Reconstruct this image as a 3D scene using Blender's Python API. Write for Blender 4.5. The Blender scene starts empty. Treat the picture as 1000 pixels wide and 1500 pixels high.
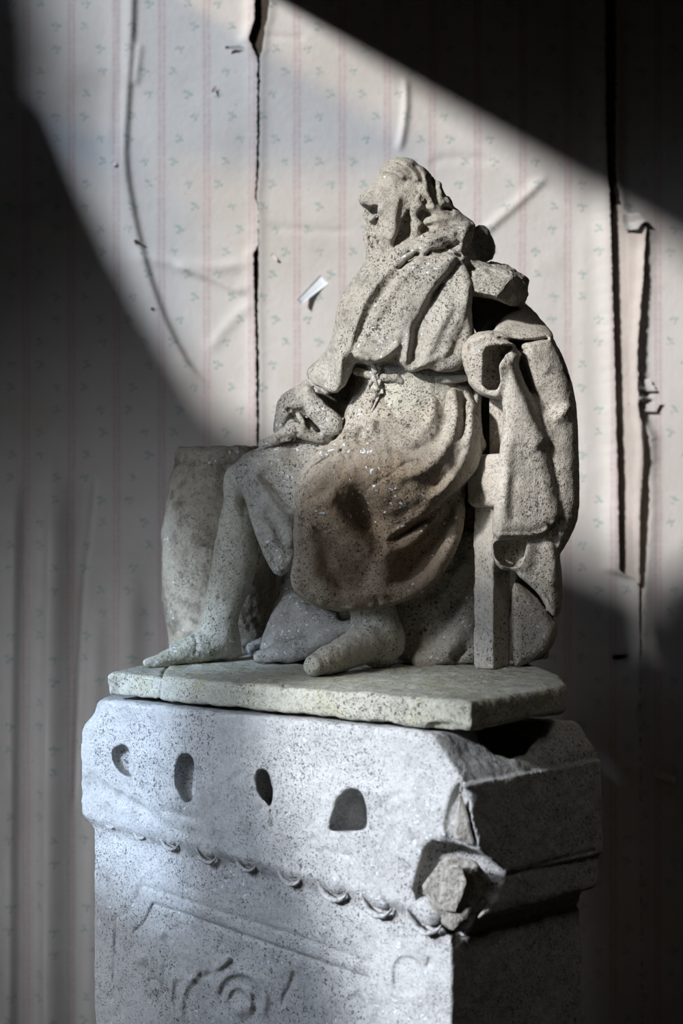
import bpy, bmesh, math, random
import numpy as np
import openvdb
from mathutils import Vector

C = bpy.context.scene
COL = C.collection
random.seed(7)
RNG = np.random.default_rng(11)
F = 2083.0            # focal length in pixels of the 1000x1500 frame (50 mm on a 36 mm tall frame)
CZ = 1.40             # camera height above the floor
WALL_Y = 3.85         # distance of the papered wall

# ------------------------------------------------------------------ camera, sky, sun, lamps, exposure
cam_d = bpy.data.cameras.new('camera')
cam = bpy.data.objects.new('camera', cam_d)
COL.objects.link(cam)
cam.location = (0, 0, CZ)
cam.rotation_euler = (math.pi / 2, 0, 0)
cam_d.sensor_fit = 'VERTICAL'
cam_d.sensor_height = 36.0
cam_d.lens = 36.0 * F / 1500.0
cam_d.clip_start = 0.05
cam_d.dof.use_dof = True
cam_d.dof.focus_distance = 2.68
cam_d.dof.aperture_fstop = 2.7
C.camera = cam

w = bpy.data.worlds.new('world')
C.world = w
w.use_nodes = True
w.node_tree.nodes['Background'].inputs[0].default_value = (0.62, 0.76, 1.0, 1)
w.node_tree.nodes['Background'].inputs[1].default_value = 0.02

SUN_DIR = Vector((1.0, 0.95, -0.62)).normalized()
sd = bpy.data.lights.new('sun', 'SUN')
sd.energy = 5.6
sd.angle = math.radians(4.4)
sd.color = (1.0, 1.0, 1.0)
sun = bpy.data.objects.new('sun', sd)
COL.objects.link(sun)
sun.rotation_euler = SUN_DIR.to_track_quat('-Z', 'Y').to_euler()
sun.location = (-4, -1, 4)


def area(name, loc, target, sx, sy, energy, col, spread):
    d = bpy.data.lights.new(name, 'AREA')
    d.shape = 'RECTANGLE'
    d.size = sx
    d.size_y = sy
    d.energy = energy
    d.spread = math.radians(spread)
    d.color = col
    o = bpy.data.objects.new(name, d)
    COL.objects.link(o)
    o.location = loc
    o.rotation_euler = (Vector(target) - Vector(loc)).to_track_quat('-Z', 'Y').to_euler()
    return o


# sky light through the lower left-wall openings, plus two added fill lamps
area('side_fill', (-1.66, 2.08, CZ - .62), (-0.58, 3.5, CZ - .80), .4, 0.9, 3.7, (0.88, 0.93, 1.0), 76)  # added fill lamp, brightens the lower left of the papered wall
area('sky_lower_window', (-1.66, 1.45, CZ + 0.44), (0.0, 2.5, CZ - 0.60), 1.3, 0.75, 9.5, (0.92, 0.95, 1.0), 75)
area('pedestal_fill', (1.4, 1.55, CZ + 1.57), (0.38, 2.42, CZ - 0.42), .5, .5, .46, (1.0, 0.94, 0.85), 62)  # added fill lamp overhead, brightens the pedestal's right side

C.view_settings.view_transform = 'Standard'
C.view_settings.look = 'None'
C.view_settings.exposure = 0.0
C.view_settings.gamma = 1.0
C.view_settings.use_curve_mapping = False


# ------------------------------------------------------------------ helpers
def P(px, py, Y):
    return Vector(((px - 500.0) / F * Y, Y, CZ - (py - 750.0) / F * Y))


def link(name, me, mat, parent=None, **kw):
    o = bpy.data.objects.new(name, me)
    COL.objects.link(o)
    if mat is not None and not me.materials:
        me.materials.append(mat)
    if parent is not None:
        o.parent = parent
        o.matrix_parent_inverse = parent.matrix_world.inverted()
    for k, v in kw.items():
        o[k] = v
    return o


def empty(name, loc, label, cat, group=None):
    o = bpy.data.objects.new(name, None)
    COL.objects.link(o)
    o.location = loc
    o['label'] = label
    o['category'] = cat
    if group:
        o['group'] = group
    bpy.context.view_layer.update()
    return o


def mesh_from(verts, faces, smooth=True):
    me = bpy.data.meshes.new('m')
    me.from_pydata([tuple(v) for v in verts], [], [tuple(int(i) for i in f) for f in faces])
    if smooth:
        me.polygons.foreach_set('use_smooth', np.ones(len(me.polygons), bool))
    me.update()
    return me


def chaikin(pts, n=1):
    pts = [np.array(p, float) for p in pts]
    for _ in range(n):
        out = []
        for i in range(len(pts)):
            a, b = pts[i], pts[(i + 1) % len(pts)]
            out += [a * .75 + b * .25, a * .25 + b * .75]
        pts = out
    return pts


def spline(pts, n=6):
    """Catmull-Rom through pts."""
    pts = [np.array(p, float) for p in pts]
    if len(pts) < 3:
        return pts
    ext = [2 * pts[0] - pts[1]] + pts + [2 * pts[-1] - pts[-2]]
    out = []
    for i in range(1, len(ext) - 2):
        p0, p1, p2, p3 = ext[i - 1:i + 3]
        for k in range(n):
            t = k / n
            out.append(.5 * (2 * p1 + (p2 - p0) * t + (2 * p0 - 5 * p1 + 4 * p2 - p3) * t * t + (3 * p1 - p0 - 3 * p2 + p3) * t ** 3))
    out.append(pts[-1])
    return out


def poly_sdf(poly, gx, gy):
    """signed distance to polygon on a grid (negative inside)."""
    d = np.full(np.broadcast(gx, gy).shape, 1e9, np.float32)
    ins = np.zeros(d.shape, bool)
    n = len(poly)
    for i in range(n):
        ax, ay = poly[i][0], poly[i][1]
        bx, by = poly[(i + 1) % n][0], poly[(i + 1) % n][1]
        ex, ey = bx - ax, by - ay
        l2 = ex * ex + ey * ey + 1e-12
        t = np.clip(((gx - ax) * ex + (gy - ay) * ey) / l2, 0, 1)
        d = np.minimum(d, (gx - ax - t * ex) ** 2 + (gy - ay - t * ey) ** 2)
        if ay != by:
            cond = (ay > gy) != (by > gy)
            ins ^= cond & (gx < (bx - ax) * (gy - ay) / (by - ay) + ax)
    d = np.sqrt(d)
    return np.where(ins, -d, d).astype(np.float32)


class Relief:
    """2-D map of surface relief in millimetres, drawn with fold lines."""

    def __init__(self, x0=0, y0=0, x1=1000, y1=1500):
        self.x0, self.y0 = x0, y0
        self.h = np.zeros((y1 - y0 + 1, x1 - x0 + 1), np.float32)

    def _box(self, pts, m):
        xs = [p[0] for p in pts]
        ys = [p[1] for p in pts]
        hy, hx = self.h.shape
        i0 = int(max(0, min(ys) - m - self.y0)); i1 = int(min(hy, max(ys) + m - self.y0))
        j0 = int(max(0, min(xs) - m - self.x0)); j1 = int(min(hx, max(xs) + m - self.x0))
        if i1 <= i0 or j1 <= j0:
            return None
        gx = (np.arange(j0, j1) + self.x0)[None, :].astype(np.float32)
        gy = (np.arange(i0, i1) + self.y0)[:, None].astype(np.float32)
        return slice(i0, i1), slice(j0, j1), gx, gy

    def fold(self, pts, mm, wl, wr=None, taper=.18, smooth=True, p=2.0):
        """ridge (mm>0) or groove (mm<0); wl / wr = width in px on the walker's left / right hand."""
        if wr is None:
            wr = wl
        if smooth and len(pts) > 2:
            pts = spline([q[:2] for q in pts], 5)
        b = self._box(pts, 3 * max(wl, wr))
        if b is None:
            return self
        si, sj, gx, gy = b
        best = np.full((gy.shape[0], gx.shape[1]), 1e9, np.float32)
        sg = np.zeros_like(best)
        tt = np.zeros_like(best)
        L = [0.0]
        for i in range(len(pts) - 1):
            L.append(L[-1] + math.hypot(pts[i + 1][0] - pts[i][0], pts[i + 1][1] - pts[i][1]))
        for i in range(len(pts) - 1):
            ax, ay = pts[i][0], pts[i][1]
            ex, ey = pts[i + 1][0] - ax, pts[i + 1][1] - ay
            l2 = ex * ex + ey * ey + 1e-9
            t = np.clip(((gx - ax) * ex + (gy - ay) * ey) / l2, 0, 1)
            d2 = (gx - ax - t * ex) ** 2 + (gy - ay - t * ey) ** 2
            c = ex * (gy - ay) - ey * (gx - ax)
            m = d2 < best
            best = np.where(m, d2, best)
            sg = np.where(m, np.sign(c), sg)
            tt = np.where(m, (L[i] + t * math.sqrt(l2)) / L[-1], tt)
        dist = np.sqrt(best)
        wd = np.where(sg > 0, wr, wl)
        h = mm * np.exp(-(dist / wd) ** p)
        if taper > 0:
            f = np.clip(np.minimum(tt, 1 - tt) / taper, 0, 1)
            h = h * (f * f * (3 - 2 * f))
        self.h[si, sj] += h
        return self

    def emboss(self, poly, mm, soft=3.0, smooth=0):
        """raise (or sink) a whole region; edge softness in px."""
        if smooth:
            poly = chaikin(poly, smooth)
        b = self._box(poly, soft + 2)
        si, sj, gx, gy = b
        d = poly_sdf(poly, gx, gy)
        f = np.clip(.5 - d / (2 * soft), 0, 1)
        self.h[si, sj] += mm * (f * f * (3 - 2 * f))
        return self

    def dot(self, x, y, mm, r):
        return self.fold([(x - .01, y), (x + .01, y)], mm, r, r, taper=0, smooth=False)

    def sample(self, px, py):
        u = np.clip(px - self.x0, 0, self.h.shape[1] - 1.001)
        v = np.clip(py - self.y0, 0, self.h.shape[0] - 1.001)
        j = u.astype(np.int32); i = v.astype(np.int32)
        fu = u - j; fv = v - i
        h = self.h
        return (h[i, j] * (1 - fu) + h[i, j + 1] * fu) * (1 - fv) + (h[i + 1, j] * (1 - fu) + h[i + 1, j + 1] * fu) * fv


def smin(a, b, k):
    if k <= 0:
        return np.minimum(a, b)
    h = np.maximum(k - np.abs(a - b), 0) / k
    return np.minimum(a, b) - h * h * k * .25


def lin_axis(n, lam, h, off):
    u = (np.arange(n) * h + off) / lam
    i = u.astype(int)
    f = (u - i).astype(np.float32)
    return i, f * f * (3 - 2 * f)


class Vol:
    """a stone volume: signed distances on a grid, turned into one mesh."""

    def __init__(self, lo, hi, h):
        self.h = h
        self.lo = np.array(lo, np.float32)
        n = [int((b - a) / h) + 2 for a, b in zip(lo, hi)]
        self.ax = [(self.lo[i] + np.arange(n[i]) * h).astype(np.float32) for i in range(3)]
        self.d = np.full(n, .08, np.float32)
        self.relief = Relief()

    @classmethod
    def px(cls, x0, y0, x1, y1, Y0, Y1, h):
        pts = [P(x, y, Y) for x in (x0, x1) for y in (y0, y1) for Y in (Y0, Y1)]
        return cls([min(p[i] for p in pts) for i in range(3)], [max(p[i] for p in pts) for i in range(3)], h)

    def sub(self, lo, hi):
        s = []
        for i in range(3):
            a = int(np.searchsorted(self.ax[i], lo[i])); b = int(np.searchsorted(self.ax[i], hi[i]))
            if b <= a:
                return None
            s.append(slice(a, b))
        X = self.ax[0][s[0]][:, None, None]; Y = self.ax[1][s[1]][None, :, None]; Z = self.ax[2][s[2]][None, None, :]
        return tuple(s), X, Y, Z

    def _apply(self, s, v, k, cut):
        if cut:
            self.d[s] = -smin(-self.d[s], v, k)
        else:
            self.d[s] = smin(self.d[s], v, k)

    def stroke(self, pts, k=.01, cut=False, smooth=False):
        """tapering limb through (px, py, Y, radius in px)."""
        if smooth:
            pts = spline(pts, 5)
        w = [np.array(list(P(p[0], p[1], p[2])) + [p[3] * p[2] / F]) for p in pts]
        return self.wstroke(w, k, cut)

    def wstroke(self, w, k=.01, cut=False):
        w = [np.array(a, float) for a in w]
        m = max(a[3] for a in w) + k + .03
        lo = np.min([a[:3] for a in w], 0) - m; hi = np.max([a[:3] for a in w], 0) + m
        r = self.sub(lo, hi)
        if r is None:
            return self
        s, X, Y, Z = r
        v = None
        if len(w) == 1:
            w = w * 2
        for a, b in zip(w[:-1], w[1:]):
            e = b[:3] - a[:3]
            l2 = float(e @ e) + 1e-12
            t = np.clip(((X - a[0]) * e[0] + (Y - a[1]) * e[1] + (Z - a[2]) * e[2]) / l2, 0, 1).astype(np.float32)
            dd = np.sqrt((X - a[0] - t * e[0]) ** 2 + (Y - a[1] - t * e[1]) ** 2 + (Z - a[2] - t * e[2]) ** 2) - (a[3] + t * (b[3] - a[3]))
            v = dd if v is None else np.minimum(v, dd)
        self._apply(s, v.astype(np.float32), k, cut)
        return self

    def blob(self, poly, yc, T, R, k=.01, cut=False, smooth=1):
        """rounded thick piece with the given outline; yc = depth, or (px,py,Y) points for a tilted / bent middle."""
        if smooth:
            poly = chaikin(poly, smooth)
        if isinstance(yc, (int, float)):
            cf = np.array([yc, 0, 0, 0])
        else:
            A = np.array([[1, p[0] / 100, p[1] / 100] for p in yc])
            cf = np.linalg.lstsq(A, np.array([p[2] for p in yc]), rcond=None)[0]
            cf = np.append(cf, 0)
        xs = [p[0] for p in poly]; ys = [p[1] for p in poly]
        yv = [cf[0] + cf[1] * x / 100 + cf[2] * y / 100 for x in (min(xs), max(xs)) for y in (min(ys), max(ys))]
        y0, y1 = min(yv) - T - .03 - k, max(yv) + T + .03 + k
        mg = int((.03 + k) * F / max(y0, 1) + 4)
        c = [P(x, y, Yq) for x in (min(xs) - mg, max(xs) + mg) for y in (min(ys) - mg, max(ys) + mg) for Yq in (y0, y1)]
        r = self.sub([min(p[i] for p in c) for i in range(3)], [max(p[i] for p in c) for i in range(3)])
        if r is None:
            return self
        s, X, Y, Z = r
        # map of 2-D distances
        ex = mg + 40
        rl = Relief(int(min(xs)) - ex, int(min(ys)) - ex, int(max(xs)) + ex, int(max(ys)) + ex)
        hy, hx = rl.h.shape
        rl.h = poly_sdf(poly, (np.arange(hx) + rl.x0)[None, :].astype(np.float32), (np.arange(hy) + rl.y0)[:, None].astype(np.float32))
        px = 500 + F * X / Y + 0 * Z
        py = 750 - F * (Z - CZ) / Y + 0 * X
        a = rl.sample(px, py) * (Y / F)
        Yc = cf[0] + cf[1] * px / 100 + cf[2] * py / 100
        b = np.abs(Y - Yc) - T
        qa, qb = a + R, b + R
        v = np.minimum(np.maximum(qa, qb), 0) + np.sqrt(np.maximum(qa, 0) ** 2 + np.maximum(qb, 0) ** 2) - R
        self._apply(s, v.astype(np.float32), k, cut)
        return self

    def prism(self, poly, top, bot, R, k=.005, cut=False):
        """upright block with the plan polygon (world XY); top / bot = (z, dz/dx, dz/dy)."""
        X = self.ax[0][:, None]; Y = self.ax[1][None, :]
        a = poly_sdf(poly, X + 0 * Y, Y + 0 * X)[:, :, None]
        Z = self.ax[2][None, None, :]
        zt = (top[0] + top[1] * X + top[2] * Y)[:, :, None]
        zb = (bot[0] + bot[1] * X + bot[2] * Y)[:, :, None]
        b = np.maximum(Z - zt, zb - Z)
        qa, qb = a + R, b + R
        v = np.minimum(np.maximum(qa, qb), 0) + np.sqrt(np.maximum(qa, 0) ** 2 + np.maximum(qb, 0) ** 2) - R
        self._apply((slice(None),) * 3, v.astype(np.float32), k, cut)
        return self

    def plane_cut(self, p0, n, k=.004):
        n = np.array(n, float); n /= np.linalg.norm(n)
        X = self.ax[0][:, None, None]; Y = self.ax[1][None, :, None]; Z = self.ax[2][None, None, :]
        v = -((X - p0[0]) * n[0] + (Y - p0[1]) * n[1] + (Z - p0[2]) * n[2])
        self.d = -smin(-self.d, v.astype(np.float32), k)
        return self

    def noise(self, amp, lam):
        n = self.d.shape
        rng = RNG
        ii = [lin_axis(n[i], lam, self.h, rng.random() * lam) for i in range(3)]
        lat = rng.uniform(-1, 1, [int(i[0].max()) + 2 for i in ii]).astype(np.float32)
        for axis in range(3):
            i, f = ii[axis]
            sh = [1, 1, 1]; sh[axis] = -1
            f = f.reshape(sh)
            lat = np.take(lat, i, axis) * (1 - f) + np.take(lat, i + 1, axis) * f
        self.d -= amp * lat
        return self

    def carve_relief(self):
        m = np.abs(self.d) < .04
        i, j, k = np.nonzero(m)
        X = self.ax[0][i]; Y = self.ax[1][j]; Z = self.ax[2][k]
        self.d[m] -= self.relief.sample(500 + F * X / Y, 750 - F * (Z - CZ) / Y) * .001
        return self

    def build(self, name, mat, parent=None, rough=1.0, **kw):
        self.carve_relief()
        if rough > 0:
            self.noise(.0016 * rough, .03).noise(.0011 * rough, .012).noise(.0006 * rough, max(.006, 2 * self.h))
        d = np.clip(self.d, -4 * self.h, 4 * self.h)
        d[0] = d[-1] = 4 * self.h
        d[:, 0] = d[:, -1] = 4 * self.h
        d[:, :, 0] = d[:, :, -1] = 4 * self.h
        g = openvdb.FloatGrid(background=4 * self.h)
        g.copyFromArray(np.ascontiguousarray(d))
        p, q = g.convertToQuads(isovalue=0.0)
        p = p * self.h + self.lo
        # drop small loose crumbs
        me = bpy.data.meshes.new(name)
        me.vertices.add(len(p)); me.vertices.foreach_set('co', p.astype(np.float32).ravel())
        nq = len(q)
        me.loops.add(nq * 4); me.loops.foreach_set('vertex_index', q[:, ::1].astype(np.int32).ravel())
        me.polygons.add(nq)
        me.polygons.foreach_set('loop_start', np.arange(0, nq * 4, 4, dtype=np.int32))
        me.polygons.foreach_set('use_smooth', np.ones(nq, bool))
        me.update(calc_edges=True)
        me.validate()
        o = link(name, me, mat, parent, **kw)
        return o


# ------------------------------------------------------------------ materials
class NT:
    def __init__(self, name):
        self.m = bpy.data.materials.new(name)
        self.m.use_nodes = True
        self.t = self.m.node_tree
        self.b = self.t.nodes['Principled BSDF']
        self.b.inputs['Specular IOR Level'].default_value = .2

    def n(self, typ, ins=None, **props):
        nd = self.t.nodes.new(typ)
        for k, v in props.items():
            setattr(nd, k, v)
        for k, v in (ins or {}).items():
            self.set(nd.inputs[k], v)
        return nd

    def set(self, sock, v):
        if isinstance(v, bpy.types.NodeSocket):
            self.t.links.new(v, sock)
        elif isinstance(v, bpy.types.Node):
            self.t.links.new(v.outputs[0], sock)
        elif isinstance(v, tuple) and len(v) == 3 and sock.type == 'RGBA':
            sock.default_value = (*v, 1)
        else:
            sock.default_value = v

    def math(self, op, a, b=0.0, c=0.0, clamp=False):
        return self.n('ShaderNodeMath', {0: a, 1: b, 2: c}, operation=op, use_clamp=clamp).outputs[0]

    def ramp(self, v, lo, hi, a=0.0, b=1.0):
        return self.n('ShaderNodeMapRange', {0: v, 1: lo, 2: hi, 3: a, 4: b}, interpolation_type='SMOOTHSTEP').outputs[0]

    def mix(self, f, a, b, blend='MIX'):
        nd = self.n('ShaderNodeMix', data_type='RGBA', blend_type=blend)
        self.set(nd.inputs[0], f); self.set(nd.inputs[6], a); self.set(nd.inputs[7], b)
        return nd.outputs[2]

    def noise(self, vec, scale, detail=3.0, rough=.55, dist=0.0):
        return self.n('ShaderNodeTexNoise', {'Vector': vec, 'Scale': scale, 'Detail': detail, 'Roughness': rough, 'Distortion': dist}).outputs[0]


def stone(name, base, warm, dark, pit=.5, fleck=.5, lichen=0.0, stain=None, bump=1.0, mottled=.5):
    """weathered limestone: mottled colour, dark pores, pale lichen flecks, fine grain."""
    t = NT(name)
    geo = t.n('ShaderNodeNewGeometry')
    pos = geo.outputs['Position']
    big = t.noise(pos, 5.0, 4.0, .6)
    mid = t.noise(pos, 22.0, 4.0, .6)
    fine = t.noise(pos, 120.0, 4.0, .7)
    col = t.mix(t.ramp(big, .35, .65), base, warm)
    col = t.mix(t.math('MULTIPLY', t.ramp(mid, .45, .68), mottled), col, dark)
    # dark pores in patches
    patch = t.ramp(t.noise(pos, 9.0, 3.0, .6), .36, .60, .35, 1.0)
    wob = t.mix(.012, pos, t.n('ShaderNodeTexNoise', {'Vector': pos, 'Scale': 150.0, 'Detail': 2.0}).outputs['Color'])

    def dots(scale, size, share):
        v = t.n('ShaderNodeTexVoronoi', {'Vector': wob, 'Scale': scale})
        c = t.n('ShaderNodeSeparateColor', {0: v.outputs['Color']})
        rad = t.math('MULTIPLY_ADD', c.outputs[1], size * .7, size * .5)
        d = t.ramp(t.math('DIVIDE', v.outputs['Distance'], rad), 1.15, .7)
        return t.math('MULTIPLY', d, t.ramp(c.outputs[0], share + .02, share - .02))
    pores = t.math('MAXIMUM', t.math('MULTIPLY', dots(330.0, .40, .62), .85), dots(190.0, .36, .50))
    pores = t.math('MAXIMUM', pores, dots(95.0, .26, .30))
    pores = t.math('MULTIPLY', t.math('MULTIPLY', pores, patch), pit, clamp=True)
    col = t.mix(t.math('MULTIPLY', t.ramp(fine, .35, .7), .35), col, tuple(min(1, c * 1.35) for c in base))
    if lichen:
        lm = t.math('MULTIPLY', t.ramp(t.noise(pos, 14.0, 5.0, .65), .5, .66), lichen)
        col = t.mix(lm, col, (.36, .33, .16))
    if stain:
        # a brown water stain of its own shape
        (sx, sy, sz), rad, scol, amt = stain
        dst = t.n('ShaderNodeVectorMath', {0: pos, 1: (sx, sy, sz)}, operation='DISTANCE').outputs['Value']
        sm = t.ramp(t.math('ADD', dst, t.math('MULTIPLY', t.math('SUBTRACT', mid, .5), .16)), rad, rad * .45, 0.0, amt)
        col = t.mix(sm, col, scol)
    col = t.mix(pores, col, (.035, .03, .027))
    # pale lichen flecks
    vor = t.n('ShaderNodeTexVoronoi', {'Vector': t.mix(.02, pos, t.n('ShaderNodeTexNoise', {'Vector': pos, 'Scale': 60.0}).outputs['Color']), 'Scale': 120.0})
    sep = t.n('ShaderNodeSeparateColor', {0: vor.outputs['Color']})
    few = t.ramp(t.math('ADD', sep.outputs[0], t.math('MULTIPLY', t.math('SUBTRACT', t.noise(pos, 7.0, 2.0), .5), 1.5)), 1.10 - .25 * fleck, 1.16 - .25 * fleck)
    fm = t.math('MULTIPLY', t.ramp(vor.outputs['Distance'], .40, .22), few)
    col = t.mix(t.math('MULTIPLY', fm, .85), col, (.66, .72, .80))
    t.set(t.b.inputs['Base Color'], col)
    t.b.inputs['Roughness'].default_value = .9
    hgt = t.math('ADD', t.math('MULTIPLY', fine, .5), t.math('MULTIPLY', t.noise(pos, 330.0, 2.0, .6), .35))
    hgt = t.math('SUBTRACT', hgt, t.math('MULTIPLY', pores, .55))
    hgt = t.math('ADD', hgt, t.math('MULTIPLY', fm, .2))
    bp = t.n('ShaderNodeBump', {'Height': hgt, 'Distance': .0035 * bump, 'Strength': .9})
    t.set(t.b.inputs['Normal'], bp.outputs[0])
    return t.m


M_STATUE = stone('statue_stone', (0.400, 0.375, 0.330), (0.323, 0.296, 0.251), (0.184, 0.168, 0.140), pit=.9, fleck=.75)
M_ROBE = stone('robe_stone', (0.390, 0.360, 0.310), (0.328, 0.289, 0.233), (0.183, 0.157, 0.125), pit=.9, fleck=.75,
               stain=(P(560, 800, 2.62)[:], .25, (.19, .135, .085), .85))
M_HEAD = stone('head_stone', (0.385, 0.365, 0.325), (0.343, 0.311, 0.262), (0.204, 0.180, 0.148), pit=.85, fleck=.5)
M_DRAPE = stone('drape_stone', (0.430, 0.395, 0.345), (0.389, 0.349, 0.292), (0.232, 0.201, 0.168), pit=.8, fleck=.5)
M_LEG = stone('leg_stone', (0.459, 0.437, 0.381), (0.402, 0.380, 0.310), (0.239, 0.225, 0.171), pit=.8, fleck=.6, lichen=.15)
M_BARREL = stone('barrel_stone', (0.353, 0.308, 0.241), (0.262, 0.223, 0.167), (0.134, 0.111, 0.083), pit=.7, fleck=.4, mottled=.95)
M_PLINTH = stone('plinth_stone', (0.450, 0.435, 0.375), (0.385, 0.375, 0.298), (0.197, 0.188, 0.149), pit=.8, fleck=.2, lichen=.4)
M_PEDESTAL = stone('pedestal_stone', (0.478, 0.474, 0.465), (0.422, 0.411, 0.402), (0.285, 0.275, 0.270), pit=.7, fleck=.55)
M_BROKEN = stone('broken_stone', (.50, .47, .42), (.36, .335, .30), (.20, .185, .165), pit=.5, fleck=.3)
M_ROCK = stone('rock_stone', (.33, .31, .28), (.25, .235, .21), (.13, .12, .11), pit=.7, fleck=.9)
M_SLATE = stone('slate_stone', (.32, .36, .42), (.27, .31, .37), (.18, .20, .24), pit=.1, fleck=.2, bump=.4)


def plain(name, col, rough=.9, nscale=8.0, var=.25, bump=.3):
    t = NT(name)
    pos = t.n('ShaderNodeNewGeometry').outputs['Position']
    nz = t.noise(pos, nscale, 5.0, .6)
    c = t.mix(t.ramp(nz, .3, .7), tuple(x * (1 - var) for x in col), tuple(min(1, x * (1 + var)) for x in col))
    t.set(t.b.inputs['Base Color'], c)
    t.b.inputs['Roughness'].default_value = rough
    t.set(t.b.inputs['Normal'], t.n('ShaderNodeBump', {'Height': t.noise(pos, nscale * 12, 3.0), 'Distance': .002, 'Strength': bump}).outputs[0])
    return t.m


M_BOARD = plain('bare_board', (.055, .042, .032))
M_LINING = plain('lining_paper', (.52, .46, .42), var=.1)
M_PLASTER = plain('grey_plaster', (.07, .06, .05))
M_FLOOR = plain('floor_boards', (.06, .045, .03))
M_SCRAP = plain('white_scrap', (.72, .76, .80), var=.05)


def wallpaper():
    t = NT('wallpaper')
    uv = t.n('ShaderNodeUVMap').outputs[0]
    sp = t.n('ShaderNodeSeparateXYZ', {0: uv})
    u, v = sp.outputs[0], sp.outputs[1]
    wob = t.math('MULTIPLY', t.math('SUBTRACT', t.noise(uv, 9.0, 2.0), .5), .006)
    u = t.math('ADD', u, wob)
    PITCH = .122
    # stripes: u = 0 lies on a stripe
    fu = t.math('FRACT', t.math('ADD', t.math('DIVIDE', u, PITCH), .5))
    du = t.math('ABSOLUTE', t.math('SUBTRACT', fu, .5))            # 0 on stripe, .5 between
    band = t.ramp(du, .13, .05)
    dots = t.ramp(t.math('SINE', t.math('MULTIPLY', v, 420.0)), -.4, .6, .5, 1.0)
    edge = t.math('ABSOLUTE', t.math('SUBTRACT', du, .055))
    core = t.math('MULTIPLY', t.ramp(edge, .032, .012), dots)
    broken = t.ramp(t.noise(uv, 60.0, 3.0, .7), .3, .65, .35, 1.0)
    base = t.mix(t.ramp(t.noise(uv, 3.0, 4.0, .6), .3, .7), (.565, .535, .51), (.50, .465, .435))
    base = t.mix(t.math('MULTIPLY', t.math('MULTIPLY', band, .5), broken), base, (.47, .37, .37))
    base = t.mix(t.math('MULTIPLY', t.math('MULTIPLY', core, .42), broken), base, (.38, .25, .265))
    # green sprigs between the stripes, three positions in turn
    RP = .061
    row = t.math('FLOOR', t.math('DIVIDE', v, RP))
    colm = t.math('FLOOR', t.math('DIVIDE', u, PITCH))
    ph = t.math('ADD', t.math('MULTIPLY', row, math.pi / 2), t.math('MULTIPLY', colm, 1.7))
    xo = t.math('ADD', t.math('MULTIPLY', t.math('SINE', ph), .031), PITCH / 2)
    lu = t.math('SUBTRACT', t.math('SUBTRACT', u, t.math('MULTIPLY', colm, PITCH)), xo)
    lv = t.math('SUBTRACT', t.math('SUBTRACT', v, t.math('MULTIPLY', row, RP)), RP / 2)
    ca = t.math('MULTIPLY', t.math('COSINE', t.math('MULTIPLY', ph, 1.3)), .6)
    rx = t.math('ADD', lu, t.math('MULTIPLY', lv, ca))
    ry = t.math('SUBTRACT', lv, t.math('MULTIPLY', lu, ca))
    leaf = None
    for ox, oy, ax, ay in ((0, 0, .003, .014), (-.008, .005, .007, .005), (.007, -.001, .007, .0048), (-.004, -.011, .006, .004)):
        e = t.math('ADD', t.math('POWER', t.math('DIVIDE', t.math('SUBTRACT', rx, ox), ax), 2.0), t.math('POWER', t.math('DIVIDE', t.math('SUBTRACT', ry, oy), ay), 2.0))
        m = t.ramp(e, 1.5, .4)
        leaf = m if leaf is None else t.math('MAXIMUM', leaf, m)
    leaf = t.math('MULTIPLY', leaf, t.ramp(t.noise(uv, 130.0, 3.0, .7), .32, .6))
    base = t.mix(t.math('MULTIPLY', leaf, .6), base, (.17, .28, .25))
    # age stains and specks
    base = t.mix(t.ramp(t.noise(uv, 2.2, 6.0, .65), .52, .75, 0.0, .35), base, (.40, .33, .25))
    base = t.mix(t.ramp(t.noise(uv, 75.0, 2.0, .5), .72, .78, 0.0, .5), base, (.17, .14, .11))
    # finished colour, roughness and grain of the paper
    t.set(t.b.inputs['Base Color'], base)
    t.b.inputs['Roughness'].default_value = .85
    t.set(t.b.inputs['Normal'], t.n('ShaderNodeBump', {'Height': t.noise(uv, 45.0, 5.0, .6), 'Distance': .004, 'Strength': .35}).outputs[0])
    return t.m


M_PAPER = wallpaper()


# ------------------------------------------------------------------ room
def box_mesh(boxes):
    v, f = [], []
    for (x0, y0, z0, x1, y1, z1) in boxes:
        b = len(v)
        v += [(x0, y0, z0), (x1, y0, z0), (x1, y1, z0), (x0, y1, z0), (x0, y0, z1), (x1, y0, z1), (x1, y1, z1), (x0, y1, z1)]
        f += [tuple(b + i for i in q) for q in ((0, 3, 2, 1), (4, 5, 6, 7), (0, 1, 5, 4), (1, 2, 6, 5), (2, 3, 7, 6), (3, 0, 4, 7))]
    return mesh_from(v, f, False)


XL = -1.6
ZC = CZ + 1.59            # ceiling height


def holed(outer, holes, thick, to_world):
    """flat slab with polygonal openings; to_world(u, v, t) places it."""
    bm = bmesh.new()
    ed = []
    for ring in [outer] + holes:
        vs = [bm.verts.new((p[0], p[1], 0)) for p in ring]
        ed += [bm.edges.new((vs[i], vs[(i + 1) % len(vs)])) for i in range(len(vs))]
    r = bmesh.ops.triangle_fill(bm, use_beauty=True, use_dissolve=False, edges=ed)
    ex = bmesh.ops.extrude_face_region(bm, geom=list(bm.faces))
    for v in [g for g in ex['geom'] if isinstance(g, bmesh.types.BMVert)]:
        v.co.z = thick
    for v in bm.verts:
        v.co = to_world(*v.co)
    bmesh.ops.recalc_face_normals(bm, faces=bm.faces)
    me = bpy.data.meshes.new('slab'); bm.to_mesh(me); bm.free()
    return me


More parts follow.
